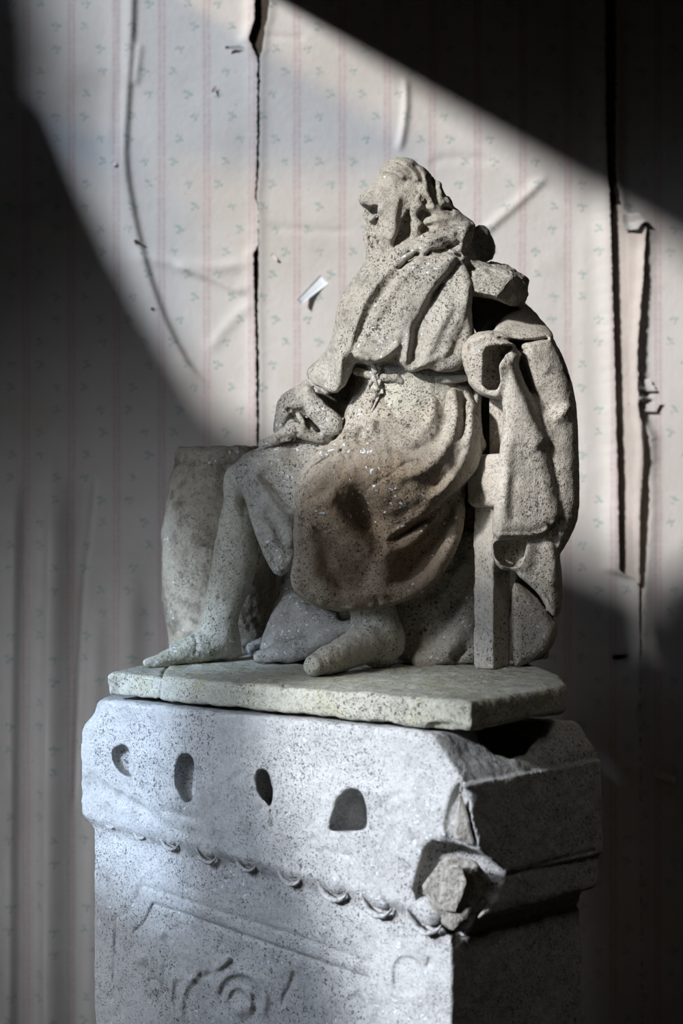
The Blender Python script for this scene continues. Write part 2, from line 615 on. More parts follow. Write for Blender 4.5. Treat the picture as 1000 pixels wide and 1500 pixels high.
# openings of the left wall (y, z above camera) and the broken ceiling above them (x, y)
PANE_A = [(1.33, .06), (1.92, -.06), (2.02, .78), (1.84, .78), (1.70, .68), (1.50, .64), (1.33, .60)]
PANE_B = [(.26, .05), (.70, .05), (.86, .28), (1.07, .46), (1.07, .84), (.26, .84)]
PANE_C = [(1.94, -1.1), (2.48, -1.1), (2.48, -.14), (1.94, -.14)]  # opening made up for the side fill lamp
link('floor', box_mesh([(XL - .1, -2.5, -.1, 3.2, WALL_Y + .1, 0)]), M_FLOOR, kind='structure')
link('ceiling', holed([(XL - .1, -2.6), (3.2, -2.6), (3.2, WALL_Y + .1), (-.51, WALL_Y + .1), (-.51, .20), (XL - .1, .20)], [[(1.12, 1.27), (1.68, 1.27), (1.68, 1.83), (1.12, 1.83)]], .06, lambda u, v, t: (u, v, ZC + t)), M_PLASTER, kind='structure')  # the square hole is added to go with the pedestal fill lamp
link('sun_blocker', holed([(XL - .6, WALL_Y + .1), (-.84, WALL_Y + .1), (-1.12, 3.54), (-1.38, 3.24), (XL - .1, 2.90), (XL - .6, 2.4)], [], .06, lambda u, v, t: (u - 1.3, v - 1.235, ZC + .806 + t)), M_PLASTER, kind='structure')  # unseen sheet hung outside, added to block the sun with a soft edge


def tinted(name, col):
    t = NT(name)
    tr = t.n('ShaderNodeBsdfTransparent', {0: (*col, 1)})
    gl = t.n('ShaderNodeBsdfGlossy', {'Roughness': .15})
    mx = t.n('ShaderNodeMixShader', {0: .06, 1: tr.outputs[0], 2: gl.outputs[0]})
    t.t.links.new(mx.outputs[0], t.t.nodes['Material Output'].inputs[0])
    return t.m


# unseen colour filters, added across the openings to tint the sunlight bluish
M_BLUE = tinted('blue_filter', (.76, .87, 1.0))
M_SKY = tinted('sky_filter', (.90, .945, 1.0))
M_PALE = tinted('pale_filter', (.92, .95, .99))
link('sun_filter_1', box_mesh([(XL - .034, 1.31, CZ - .12, XL - .028, 2.04, CZ + .97)]), M_BLUE, kind='structure')
link('sun_filter_2', box_mesh([(XL - .034, .24, CZ + .02, XL - .028, 1.09, CZ + .86)]), M_PALE, kind='structure')
link('sun_filter_3', box_mesh([(XL - .034, 2.66, CZ + .95, XL - .028, 3.25, CZ + 1.62)]), M_SKY, kind='structure')
link('sun_filter_4', box_mesh([(XL - .2, 2.80, ZC + .02, -.80, WALL_Y, ZC + .026)]), M_SKY, kind='structure')
wall_back = link('wall_back', box_mesh([(XL - .1, WALL_Y, 0, 3.2, WALL_Y + .1, ZC)]), M_BOARD, kind='structure')
link('wall_left', holed([(-2.6, -CZ), (WALL_Y, -CZ), (WALL_Y, 1.59), (3.06, 1.59), (2.95, 1.4), (2.80, 1.2), (2.63, 1.04), (1.72, 1.30), (1.45, 1.37), (1.36, 1.02), (1.04, 1.02), (.95, 1.12), (.20, 1.14), (.20, 1.59), (-2.6, 1.59)], [PANE_A, PANE_B, PANE_C], .06, lambda u, v, t: (XL - t, u, CZ + v)), M_PLASTER, kind='structure')
link('wall_right', box_mesh([(3.1, -2.5, 0, 3.2, WALL_Y, ZC)]), M_PLASTER, kind='structure')
link('wall_front', box_mesh([(XL, -2.6, 0, 3.2, -2.5, ZC)]), M_PLASTER, kind='structure')

# wallpaper lengths: each a sheet with its own torn edges, folds and curl
WR = Relief(-260, -220, 1260, 1720)
# the long crease left of the first seam
WR.fold([(196, -60), (192, 60), (186, 150), (183, 235), (192, 300), (204, 356), (222, 420), (245, 480), (275, 535), (310, 575)], 13, 5, 26, taper=.1)
WR.fold([(176, -60), (178, 60), (172, 180), (170, 260)], -5, 12, 8)
WR.fold([(206, 60), (198, 130)], 6, 5, 5)
# cross wrinkles
WR.fold([(186, 372), (250, 385), (310, 392), (372, 386)], 7, 8, 10)
WR.fold([(250, 388), (310, 408), (345, 424), (372, 428)], 9, 9, 6)
WR.fold([(-20, 288), (50, 290), (95, 278)], -6, 6, 8)
WR.fold([(-20, 320), (60, 330), (130, 345)], 5, 14, 10)
WR.fold([(300, 520), (340, 470), (375, 440)], 4, 9, 9)
WR.fold([(-20, 500), (100, 420), (200, 372)], 5, 30, 20)
# upright slack folds of the lower left
for x, a, wl, wr, y0 in ((22, 26, 9, 14, 670), (78, 44, 24, 12, 660), (140, 14, 16, 12, 860), (190, 20, 18, 24, 800)):
    WR.fold([(x + 4, y0), (x, y0 + 200), (x - 4, y0 + 500), (x - 6, 1500), (x - 8, 1760)], a, wl, wr, taper=.12)
WR.fold([(142, 690), (132, 780), (122, 870), (117, 980), (114, 1060), (108, 1200)], -7, 3, 3, taper=.1)
# right of the head
WR.fold([(592, 108), (594, 150), (590, 190), (582, 228)], 9, 6, 5)
WR.fold([(622, 246), (650, 232), (690, 232), (730, 236)], -4, 5, 7)
WR.fold([(806, 254), (770, 288), (722, 330), (700, 350)], 8, 5, 8)
WR.fold([(385, 330), (420, 335), (520, 340)], -3, 5, 6)
WR.fold([(385, 52), (410, 54), (450, 56)], -3, 4, 5)
WR.fold([(860, 300), (856, 500), (862, 760)], 5, 40, 14, taper=.15)
WR.fold([(700, 420), (760, 640), (860, 860)], 4, 60, 50)
WR.fold([(845, 960), (880, 962), (925, 957)], -9, 4, 10, taper=.1)
WR.fold([(930, 1035), (960, 1042), (1010, 1040)], -9, 4, 10, taper=.1)
for _ in range(38):
    x = random.uniform(-100, 1100); y = random.uniform(-100, 1600)
    a = random.uniform(0, 6.28); l = random.uniform(40, 160)
    WR.fold([(x, y), (x + l * .5 * math.cos(a) + random.uniform(-12, 12), y + l * .5 * math.sin(a)), (x + l * math.cos(a), y + l * math.sin(a))],
            random.uniform(-3.0, 3.6), random.uniform(8, 34), random.uniform(8, 34), taper=.3)


def at(pairs, y):
    ys = [p[0] for p in pairs]; xs = [p[1] for p in pairs]
    return np.interp(y, ys, xs)


def strip(left, right, y0, y1, nx, ny, curl_l=(0, 10), curl_r=(0, 10), base=4.0, mat=None, jag=1.2, lift=None):
    """one length of paper; edges as (py, px); curl = (mm profile, width px)."""
    ys = np.linspace(y0, y1, ny)
    u = np.linspace(0, 1, nx)
    u = .5 - .5 * np.cos(np.pi * u) * (0.6 + .4 * np.abs(np.cos(np.pi * u)))
    l = at(left, ys) + RNG.normal(0, jag, ny); r = at(right, ys) + RNG.normal(0, jag, ny)
    X = l[:, None] * (1 - u) + r[:, None] * u
    Y = np.repeat(ys[:, None], nx, 1)
    H = WR.sample(X, Y)
    cl = curl_l[0] if not isinstance(curl_l[0], list) else at(curl_l[0], ys)[:, None]
    cr = curl_r[0] if not isinstance(curl_r[0], list) else at(curl_r[0], ys)[:, None]
    H = H + cl * np.exp(-((X - l[:, None]) / curl_l[1]) ** 2) + cr * np.exp(-((r[:, None] - X) / curl_r[1]) ** 2)
    H = np.maximum(H + base, .8)
    if lift is not None:
        H = H + at(lift, ys)[:, None]
    # two sides so that the sheet has thickness
    vs = []
    for off in (0.0, .7):
        d = WALL_Y - (H - off) * .001
        Xw = (X - 500) / F * WALL_Y
        Zw = CZ - (Y - 750) / F * WALL_Y
        vs.append(np.stack([Xw, np.minimum(d, WALL_Y - .0002), Zw], -1).reshape(-1, 3))
    n = nx * ny
    idx = np.arange(n).reshape(ny, nx)
    q = np.stack([idx[:-1, :-1], idx[1:, :-1], idx[1:, 1:], idx[:-1, 1:]], -1).reshape(-1, 4)
    qb = q[:, ::-1] + n
    e = []
    ring = list(idx[0, :]) + list(idx[1:, -1]) + list(idx[-1, ::-1][1:]) + list(idx[::-1, 0][1:])
    for a, b in zip(ring[:-1], ring[1:]):
        e.append((a, b, b + n, a + n))
    V = np.concatenate(vs)
    Q = np.concatenate([q, qb, np.array(e)])
    me = mesh_from(V, Q, True)
    ul = me.uv_layers.new(name='UVMap')
    li = np.empty(len(me.loops), np.int32); me.loops.foreach_get('vertex_index', li)
    uvx = (V[:, 0] - (435 - 500) / F * WALL_Y); uvz = V[:, 2]
    ul.data.foreach_set('uv', np.stack([uvx[li], uvz[li]], -1).astype(np.float32).ravel())
    return link('wallpaper_strip', me, mat or M_PAPER, wall_back)


SEAM_L = [(-220, 374), (0, 373), (30, 373), (60, 364), (78, 372), (84, 377), (200, 376.5), (250, 375), (292, 373.5), (300, 378), (360, 378), (372, 371), (450, 373), (520, 375), (660, 376), (900, 377), (1720, 378)]
SEAM_R = [(-220, 396), (0, 395), (30, 391), (60, 386), (78, 384), (84, 381), (200, 380.5), (250, 379), (292, 376), (300, 378.5), (360, 378.5), (372, 379.5), (420, 379), (450, 377.5), (520, 379.5), (660, 380), (900, 380), (1720, 380)]
strip([(-220, -260), (1720, -260)], SEAM_L, -220, 1720, 260, 560, curl_r=([(-220, 14), (60, 14), (90, 5), (300, 2), (372, 8), (450, 5), (1720, 3)], 12), jag=.5)
B_R = [(-220, 884), (200, 886), (290, 890), (600, 899), (750, 903), (836, 904), (850, 934), (1000, 936), (1720, 940)]
strip(SEAM_R, B_R, -220, 1720, 230, 480, curl_l=([(-220, 8), (80, 5), (1720, 3)], 9),
      curl_r=([(-220, 8), (260, 10), (300, 22), (500, 20), (700, 20), (836, 18), (850, 6), (1720, 5)], 17), jag=.5)
C_L = [(-220, 900), (250, 900), (310, 908), (338, 945), (420, 938), (520, 930), (560, 932), (575, 920), (585, 936), (592, 916), (604, 930), (640, 948), (760, 950), (840, 944), (900, 939), (1000, 936.5), (1720, 940)]
strip(C_L, [(-220, 1260), (1720, 1260)], -220, 1720, 130, 560,
      curl_l=([(-220, 10), (320, 14), (345, 10), (560, 14), (580, 34), (600, 20), (700, 8), (1720, 6)], 12), jag=.7)
# plain lining under the open seam and the narrow torn tongue standing off it
strip([(300, 895), (1000, 895)], [(300, 960), (1000, 960)], 300, 980, 14, 60, base=1.0, mat=M_LINING)
strip([(318, 916), (340, 916), (560, 918), (700, 921), (840, 927), (850, 930)], [(318, 918), (336, 944), (420, 937), (520, 929), (600, 930), (660, 936), (700, 933), (850, 934)],
      318, 856, 12, 120, base=12, mat=M_LINING, lift=[(318, 4), (420, 14), (560, 20), (660, 26), (740, 12), (856, 0)], curl_r=(6, 8), jag=.6)
# small horizontal curls at the tear
strip([(318, 908), (328, 906), (338, 912)], [(318, 934), (328, 940), (338, 930)], 316, 340, 16, 10, base=18, curl_r=(18, 12), curl_l=(10, 8))
strip([(556, 922), (570, 930)], [(556, 950), (570, 958)], 556, 574, 14, 8, base=12, curl_l=(22, 10))
strip([(590, 916), (600, 922)], [(590, 966), (602, 960)], 590, 604, 16, 8, base=14, curl_l=(20, 14))

# small torn flaps on the sheets
def flap(px, py, w_, h_, ang, lift, mat, parent=None, name='paper_flap', **kw):
    nx, ny = 8, 6
    v = []
    ca, sa = math.cos(ang), math.sin(ang)
    for s in (0, 1):
        for j in range(ny):
            for i in range(nx):
                a = i / (nx - 1); b = j / (ny - 1) - .5
                x = a * w_; y = b * h_ * (1 - .5 * a)
                X = px + x * ca - y * sa; Y = py + x * sa + y * ca
                hh = WR.sample(np.array([X]), np.array([Y]))[0] + 4
                v.append(P(X, Y, WALL_Y - (max(hh, 0) + .5 + lift * a * a + (1 - s) * .6) * .001))
    n = nx * ny
    f = []
    for j in range(ny - 1):
        for i in range(nx - 1):
            q = (j * nx + i, j * nx + i + 1, (j + 1) * nx + i + 1, (j + 1) * nx + i)
            f += [q, tuple(n + k for k in reversed(q))]
    ring = [i for i in range(nx)] + [j * nx + nx - 1 for j in range(1, ny)] + [(ny - 1) * nx + i for i in range(nx - 2, -1, -1)] + [j * nx for j in range(ny - 2, -1, -1)]
    for a, b in zip(ring[:-1], ring[1:]):
        f.append((a, b, b + n, a + n))
    return link(name, mesh_from(v, f), mat, parent, **kw)


flap(475, 409, 50, 17, math.radians(138), 26, M_SCRAP, name='paper_scrap', label='small white paper scrap curling off the wallpaper beside the statue chest', category='paper scrap')
for (x, y, w_, h_, a, l) in ((318, 128, 10, 8, 2.4, 16), (203, 358, 9, 8, 4.0, 14), (372, 72, 42, 8, 3.2, 14), (228, 455, 8, 6, 3.6, 9), (166, 236, 7, 10, 1.2, 6), (398, 372, 12, 6, .9, 8), (128, 1388, 7, 7, .5, 10), (952, 1128, 40, 16, .4, 22)):
    flap(x, y, w_, h_, a, l, M_PAPER if l < 20 else M_LINING, wall_back)

# ------------------------------------------------------------------ pedestal: a carved block, broken at the near corner
LDIR = np.array([-.768, .640]); RDIR = np.array([.640, .768])


def on_line(p0, dr, px):
    """point of the plan line p0 + t*dr seen at column px."""
    k = (px - 500) / F
    t = (k * p0[1] - p0[0]) / (dr[0] - k * dr[1])
    return p0 + t * dr


def front_depth(px, p0):
    return float(on_line(p0, LDIR, px)[1])


UC = np.array([.1885, 2.19])                  # near corner of the head block
U_L = on_line(UC, LDIR, 119); U_R = on_line(UC, RDIR, 876)
LC = np.array([.1716, 2.222])                 # near corner of the shaft below
L_L = on_line(LC, LDIR, 138); L_R = on_line(LC, RDIR, 851)
U_B = np.array([-.33, 3.20]); U_B2 = U_R + LDIR * .30
L_B = np.array([-.33, 3.17]); L_B2 = L_R + LDIR * .30


def lr_plane(z0, dl, dr):
    """plane z through UC with slopes along LDIR and RDIR -> (z, dz/dx, dz/dy)."""
    gx = dl * LDIR[0] + dr * RDIR[0]; gy = dl * LDIR[1] + dr * RDIR[1]
    return (z0 - gx * UC[0] - gy * UC[1], gx, gy)


pedestal = empty('carved_pedestal', (0.02, 2.65, 0), 'tall grey carved stone pedestal with four sockets and a broken corner under the statue', 'pedestal')
V = Vol([-.54, 2.14, CZ - 1.03], [.48, 3.24, CZ - .325], .0034)
V.prism([LC, L_R, L_B2, L_B, L_L], (CZ - .45, 0, 0), (CZ - 1.2, 0, 0), .010)
V.prism([UC, U_R, U_B2, U_B, U_L], lr_plane(CZ - .3455, -.018, -.06), lr_plane(CZ - .635, .045, -.075), .012, k=.03)
# slanted upper edge of the right-hand side
yr = on_line(UC, RDIR, 760)
V.plane_cut(P(760, 1128, float(yr[1])), (.768 * .75, -.640 * .75, .66), .008)
# chipped top under the plinth, at the right
V.stroke([(700, 1068, 2.21, 8), (722, 1078, 2.24, 20), (746, 1080, 2.29, 28), (772, 1074, 2.35, 24)], .006, True)
V.blob([(694, 1056), (700, 1087), (712, 1094), (722, 1103), (736, 1107), (746, 1112), (758, 1108), (768, 1107), (778, 1092), (790, 1076), (802, 1056)], 2.33, .16, .015, .006, True, 0)
V.stroke([(716, 1088, 2.22, 8), (734, 1098, 2.25, 10), (752, 1100, 2.28, 9)], .004, True)
V.stroke([(772, 1096, 2.30, 7), (766, 1104, 2.29, 6)], .004, True)
V.stroke([(868, 1058, 2.52, 9), (850, 1058, 2.46, 5)], .01, True)
# worn left end
V.stroke([(112, 1030, 2.74, 26), (122, 1030, 2.9, 30)], .03, True)
V.stroke([(128, 1152, 2.74, 13), (150, 1185, 2.66, 6)], .02, True)
V.stroke([(108, 1150, 2.8, 16), (112, 1230, 2.8, 22)], .02, True)
# rough break along the lower left of the head block
for (x, y, r) in ((150, 1160, 9), (172, 1172, 11), (196, 1186, 10), (222, 1204, 9), (250, 1218, 6)):
    V.stroke([(x, y, front_depth(x, UC) - .012, r), (x + 22, y + 12, front_depth(x + 22, UC) - .014, r * .9)], .012, True)
# sockets
def socket(poly, depth, sm=2):
    cx = sum(p[0] for p in poly) / len(poly)
    V.blob(poly, front_depth(cx, UC), depth, .012, .004, True, sm)


socket([(163, 1104), (171, 1092), (183, 1090), (192, 1103), (198, 1137), (186, 1138), (172, 1128)], .035)
socket([(258, 1115), (268, 1103), (282, 1105), (288, 1130), (287, 1163), (275, 1178), (263, 1165), (256, 1138)], .045)
socket([(373, 1136), (380, 1126), (392, 1129), (400, 1150), (402, 1172), (396, 1188), (387, 1176), (375, 1157)], .07)
socket([(482, 1210), (488, 1186), (496, 1165), (510, 1156), (527, 1157), (537, 1175), (539, 1206), (535, 1216), (500, 1217), (483, 1216)], .08, 1)
# the broken near corner
V.blob([(668, 1148), (690, 1147), (697, 1200), (706, 1248), (655, 1236), (648, 1205)], 2.19, .028, .008, .008, True)
V.blob([(628, 1232), (660, 1232), (700, 1246), (742, 1272), (738, 1300), (700, 1340), (664, 1376), (640, 1348), (604, 1312), (612, 1276)], 2.21, .062, .012, .012, True)
V.stroke([(618, 1262, 2.22, 14), (632, 1240, 2.2, 18), (650, 1240, 2.19, 20)], .006, True)
V.stroke([(600, 1222, front_depth(600, UC) - .004, 5), (604, 1232, front_depth(604, UC) - .002, 6)], .004, True)
V.stroke([(586, 1262, front_depth(586, UC) - .004, 5), (598, 1275, front_depth(598, UC), 8)], .004, True)
R_ = V.relief
# ledge below the sockets and the fine lines of the moulding
R_.fold([(230, 1186), (262, 1196), (305, 1204)], -7, 9, 3)
R_.fold([(466, 1245), (495, 1252), (520, 1260)], -6, 8, 2.5)
R_.fold([(396, 1184), (398, 1196), (400, 1210)], -6, 2.2, 2.2, taper=.05)
R_.fold([(388, 1180), (380, 1184), (377, 1194)], -4, 2, 2)
R_.fold([(333, 1148), (345, 1136), (362, 1127)], -3, 3, 5)
R_.fold([(545, 1195), (570, 1170), (600, 1160)], -2.5, 4, 6)
R_.emboss([(676, 1149), (770, 1132), (880, 1112), (884, 1250), (742, 1280), (700, 1245)], 9, 2)
R_.emboss([(700, 1252), (742, 1278), (874, 1246), (874, 1300), (700, 1330)], 1.5, 3)
R_.fold([(742, 1280), (800, 1265), (873, 1247)], -5, 4, 2.5, taper=.03)
R_.fold([(664, 1373), (750, 1349), (852, 1323)], -5, 3, 6, taper=.02)
R_.fold([(650, 1345), (560, 1310), (450, 1280), (330, 1245), (160, 1195)], 3, 9, 4, taper=.05)
# panel frame and carved ornament of the shaft
fr = [(172, 1400), (172, 1345), (186, 1338), (200, 1322), (207, 1298), (260, 1315), (340, 1342), (430, 1370), (550, 1414)]
R_.fold(fr, -4.0, 4, 2.2, taper=.02, smooth=False)
R_.fold([(165, 1480), (168, 1400), (170, 1346)], -3.8, 2.2, 3)
R_.fold([(194, 1368), (212, 1352), (225, 1324), (260, 1335), (330, 1360), (430, 1395), (545, 1434)], -6.8, 2.2, 4, taper=.02, smooth=False)
R_.emboss([(576, 1425), (580, 1405), (594, 1400), (610, 1404), (619, 1418), (621, 1460), (577, 1458)], -5.2, 1.6, 1)
R_.fold([(623, 1345), (626, 1372), (628, 1400)], -4.5, 2, 2)
R_.fold([(628, 1400), (628, 1412), (622, 1418)], -7.5, 3, 2)
for (x, y, mm, r) in ((236, 1368, 9, 8), (208, 1405, 10, 8), (226, 1450, 8, 7), (352, 1478, 12, 13), (268, 1428, 6, 7), (282, 1436, 5, 6)):
    R_.dot(x, y, mm, r)
R_.fold([(312, 1420), (322, 1416), (338, 1402)], 13.5, 5, 4)
R_.fold([(322, 1400), (318, 1392), (330, 1378)], -4.5, 4, 3)
R_.fold([(318, 1470), (322, 1440), (345, 1425), (372, 1432), (386, 1460), (384, 1500)], 10.5, 8, 5)
R_.fold([(330, 1476), (336, 1452), (352, 1446), (366, 1462), (364, 1490)], 9.0, 4, 4)
R_.fold([(250, 1470), (252, 1440), (258, 1425)], 7.5, 5, 4)
R_.fold([(246, 1460), (240, 1430), (242, 1410)], -6.0, 3, 3)
R_.fold([(262, 1500), (270, 1450), (290, 1425)], 7.5, 6, 5)
R_.fold([(215, 1438), (228, 1436), (238, 1446)], -6.0, 3, 3)
R_.fold([(432, 1418), (428, 1440), (418, 1458), (414, 1480)], -7.5, 4, 4)
R_.fold([(290, 1425), (300, 1432), (310, 1424)], -9.0, 5, 4)
R_.fold([(500, 1470), (520, 1450), (540, 1470), (545, 1500)], 6.0, 7, 5)
for (pts, mm, a, b) in (([(195, 1300), (200, 1270), (215, 1260)], -1.6, 8, 5), ([(430, 1200), (470, 1240)], -1.5, 20, 20)):
    R_.fold(pts, mm, a, b)
V.noise(.0022, .09)
ped = V.build('block', M_PEDESTAL, pedestal, 1.0)
link('foot_block', box_mesh([(0, 0, 0, 1, 1, 1)]), M_PEDESTAL, pedestal).name = 'foot_block'
fb = bpy.data.objects['foot_block'].data
pl = [LC, L_R, L_B2, L_B, L_L]
cx = np.mean(pl, 0)
ins = [cx + (p - cx) * .985 for p in pl]
vv = [(p[0], p[1], 0.0) for p in ins] + [(p[0], p[1], CZ - 1.02) for p in ins]
ff = [tuple(range(4, -1, -1)), tuple(range(5, 10))] + [(i, (i + 1) % 5, 5 + (i + 1) % 5, 5 + i) for i in range(5)]
fb.clear_geometry(); fb.from_pydata(vv, [], ff); fb.update()


# egg-and-dart ornament: each egg a small carved piece under the head block
def egg(px, py, Y, r, tilt, parent, along):
    bm = bmesh.new()
    bmesh.ops.create_uvsphere(bm, u_segments=18, v_segments=12, radius=1)
    for v in bm.verts:
        x, y, z = v.co
        v.co = (x * 1.0 * (1 - .15 * z), y * .62, z * .8)
    # rim: a crescent under the egg
    n0 = len(bm.verts)
    prev = None
    for i in range(13):
        a = math.radians(190 + i * 160 / 12)
        rad = .16 * math.sin(math.pi * i / 12) + .05
        ring = []
        for j in range(6):
            b = j * math.tau / 6
            rr = 1.32 + rad * math.cos(b)
            ring.append(bm.verts.new((rr * math.cos(a), -.25 + rad * 1.6 * math.sin(b), rr * .95 * math.sin(a))))
        if prev:
            for j in range(6):
                bm.faces.new((prev[j], prev[(j + 1) % 6], ring[(j + 1) % 6], ring[j]))
        prev = ring
    for v in bm.verts:
        v.co += Vector((random.uniform(-.05, .05), random.uniform(-.05, .05), random.uniform(-.05, .05)))
    bmesh.ops.recalc_face_normals(bm, faces=bm.faces)
    for f in bm.faces:
        f.smooth = True
    me = bpy.data.meshes.new('egg'); bm.to_mesh(me); bm.free()
    o = link('egg_ornament', me, M_PEDESTAL)
    ex = Vector((along[0], along[1], 0)); ey = Vector((along[1], -along[0], 0))
    if ey.y > 0:
        ey = -ey
    s = r * Y / F
    c = P(px, py, Y)
    ct, st = math.cos(tilt), math.sin(tilt)
    for v in me.vertices:
        x, y, z = v.co
        xx = x * ct - z * st; zz = x * st + z * ct
        v.co = c + ex * (xx * s) - ey * (y * s) + Vector((0, 0, zz * s))
    me.update()
    o.parent = parent
    o.matrix_parent_inverse = parent.matrix_world.inverted()
    return o


for (x, y, r) in ((164, 1198, 8), (207, 1214, 8), (252, 1225, 11), (306, 1242, 12), (364, 1254, 12), (428, 1272, 13), (492, 1290, 16), (556, 1311, 17), (626, 1334, 18)):
    p0 = UC * .5 + LC * .5
    egg(x, y, front_depth(x, p0) - .002, r * 1.35, -.28, pedestal, -LDIR)
for (x, y, r) in ((748, 1300, 15), (800, 1287, 15), (842, 1276, 14)):
    q = on_line(UC * .5 + LC * .5, RDIR, x)
    egg(x, y, float(q[1]) - .004, r * 1.25, .22, pedestal, RDIR)


def chunk(name, pts, mat, parent=None, noise_amp=.004, cuts=3, bevel=.004, **kw):
    """an angular broken stone: hull of the points, edges worn, faces roughened."""
    bm = bmesh.new()
    for p in pts:
        bm.verts.new(P(*p))
    bmesh.ops.convex_hull(bm, input=bm.verts)
    bmesh.ops.delete(bm, geom=[v for v in bm.verts if not v.link_faces], context='VERTS')
    bmesh.ops.bevel(bm, geom=list(bm.edges), offset=bevel, segments=2, affect='EDGES', profile=.6)
    bmesh.ops.triangulate(bm, faces=bm.faces)
    for _ in range(cuts):
        le = [e for e in bm.edges if e.calc_length() > .006]
        if le:
            bmesh.ops.subdivide_edges(bm, edges=le, cuts=1, use_grid_fill=True)
            bmesh.ops.triangulate(bm, faces=bm.faces)
    bm.normal_update()
    from mathutils import noise as mn
    for v in bm.verts:
        v.co += v.normal * (mn.noise(v.co * 45) * noise_amp + mn.noise(v.co * 130) * noise_amp * .45)
    for f in bm.faces:
        f.smooth = False
    me = bpy.data.meshes.new(name); bm.to_mesh(me); bm.free()
    return link(name, me, mat, parent, **kw)


# rough stone left standing in the break
chunk('broken_face', [(616, 1300, 2.215), (640, 1262, 2.20), (662, 1250, 2.195), (700, 1262, 2.20), (720, 1290, 2.235), (690, 1335, 2.22), (664, 1368, 2.222), (640, 1345, 2.235), (650, 1290, 2.32), (700, 1300, 2.34), (660, 1350, 2.3)], M_BROKEN, pedestal, .003, 2, .006)
chunk('broken_face', [(640, 1320, 2.21), (655, 1270, 2.185), (672, 1262, 2.178), (684, 1290, 2.182), (668, 1340, 2.205), (650, 1335, 2.21), (660, 1300, 2.3)], M_BROKEN, pedestal, .003, 2, .005)
chunk('broken_face', [(664, 1222, 2.19), (671, 1165, 2.185), (676, 1160, 2.185), (696, 1240, 2.20), (668, 1232, 2.195), (680, 1200, 2.26)], M_BROKEN, pedestal, .002, 2, .004)

# ------------------------------------------------------------------ statue
statue = empty('stone_statue', (0.05, 2.75, CZ - .345), 'weathered stone statue of a seated bearded man in mantle and tunic beside a barrel', 'statue')

# plinth slab
V = Vol([-.52, 2.12, CZ - .37], [.45, 3.44, CZ - .27], .0035)
A_ = np.array([.2006, 2.20])


def sl(px, Y):
    return np.array([(px - 500) / F * Y, Y])


plan = [A_, sl(700, 2.225), sl(826, 2.40), sl(833, 2.46), sl(822, 2.60), sl(780, 2.80), sl(690, 2.98), sl(560, 3.16), sl(420, 3.32), sl(262, 3.38), sl(243, 3.30), sl(214, 2.92), sl(160, 2.75), sl(158, 2.72), on_line(A_, LDIR, 175), on_line(A_, LDIR, 420)]
gxy = lr_plane(CZ - .2945, -.016, 0.0)
V.prism(plan, gxy, (gxy[0] - .0465, gxy[1], gxy[2]), .010)
V.stroke([(262, 1026, 2.56, 6), (276, 1020, 2.55, 11), (284, 1026, 2.54, 7)], .003, True)
V.stroke([(546, 1062, 2.33, 8), (570, 1064, 2.32, 12), (600, 1070, 2.29, 7)], .004, True)
V.stroke([(634, 1070, 2.25, 15), (660, 1066, 2.22, 9), (690, 1074, 2.19, 8)], .004, True)
V.stroke([(695, 1016, 2.18, 14), (705, 1012, 2.18, 12)], .012, True)
R_ = V.relief
R_.fold([(246, 976), (238, 990), (236, 1008), (233, 1026)], -5, 1.5, 1.5, taper=.02)
R_.fold([(206, 978), (250, 980), (300, 974)], -3, 3, 2)
R_.fold([(417, 1000), (416, 1020), (418, 1040)], -2.5, 1.6, 1.6)
R_.fold([(400, 975), (440, 973), (470, 968)], -2.5, 3, 4)
V.noise(.003, .07)
V.build('plinth', M_PLINTH, statue, 1.1)

# ---- the body: head, trunk, arms, legs in one skin
H = .0028
V = Vol.px(190, 215, 790, 1005, 2.45, 3.06, H)
face_poly = [(583, 229), (572, 232), (563, 240), (556, 251), (551, 260), (542, 271), (533, 280), (525, 290), (527, 298), (532, 303), (531, 314), (534, 322), (535, 332), (536, 345), (538, 362), (541, 378), (552, 386), (575, 375), (606, 362), (640, 345), (655, 310), (648, 285), (636, 262), (622, 250), (610, 240), (598, 233)]
V.blob(face_poly, [(525, 300, 2.80), (640, 300, 2.80), (560, 380, 2.80)], .062, .052, .01, False, 1)
V.stroke([(616, 345, 2.83, 36), (620, 410, 2.82, 60)], .02)                      # neck
V.stroke([(612, 420, 2.80, 74), (606, 560, 2.80, 82), (612, 640, 2.80, 92)], .05)  # trunk
V.stroke([(664, 400, 2.74, 36), (700, 408, 2.74, 26), (752, 425, 2.755, 20)], .02)   # near upper arm, broken
V.stroke([(560, 440, 2.93, 40), (520, 520, 2.98, 34), (488, 585, 2.93, 24)], .03)    # far upper arm
V.stroke([(488, 590, 2.93, 23), (462, 596, 2.87, 19), (447, 582, 2.84, 13)], .02)    # far forearm
V.stroke([(447, 584, 2.84, 12), (430, 604, 2.83, 14), (418, 622, 2.83, 12)], .015)   # hand
for i, (fx, fy) in enumerate(((404, 632), (410, 640), (420, 644), (430, 645))):
    V.stroke([(420 + 3 * i, 618, 2.835 - .012 * i, 5), (fx + 2, fy - 8, 2.83 - .012 * i, 4.5), (fx, fy, 2.84 - .012 * i, 3.6)], .004)
V.stroke([(436, 606, 2.80, 5), (444, 620, 2.79, 4.2), (442, 632, 2.795, 3.4)], .004)
V.stroke([(630, 650, 2.90, 62), (480, 676, 2.90, 46), (358, 704, 2.88, 26)], .03)    # far thigh
V.stroke([(352, 704, 2.875, 22), (347, 735, 2.88, 20), (348, 775, 2.895, 29), (345, 815, 2.905, 32), (338, 850, 2.915, 31), (326, 895, 2.92, 26), (320, 930, 2.925, 28)], .02, smooth=True)
V.stroke([(322, 938, 2.93, 29), (296, 946, 2.90, 24), (262, 958, 2.87, 17), (236, 967, 2.845, 11), (216, 971, 2.83, 7)], .015, smooth=True)
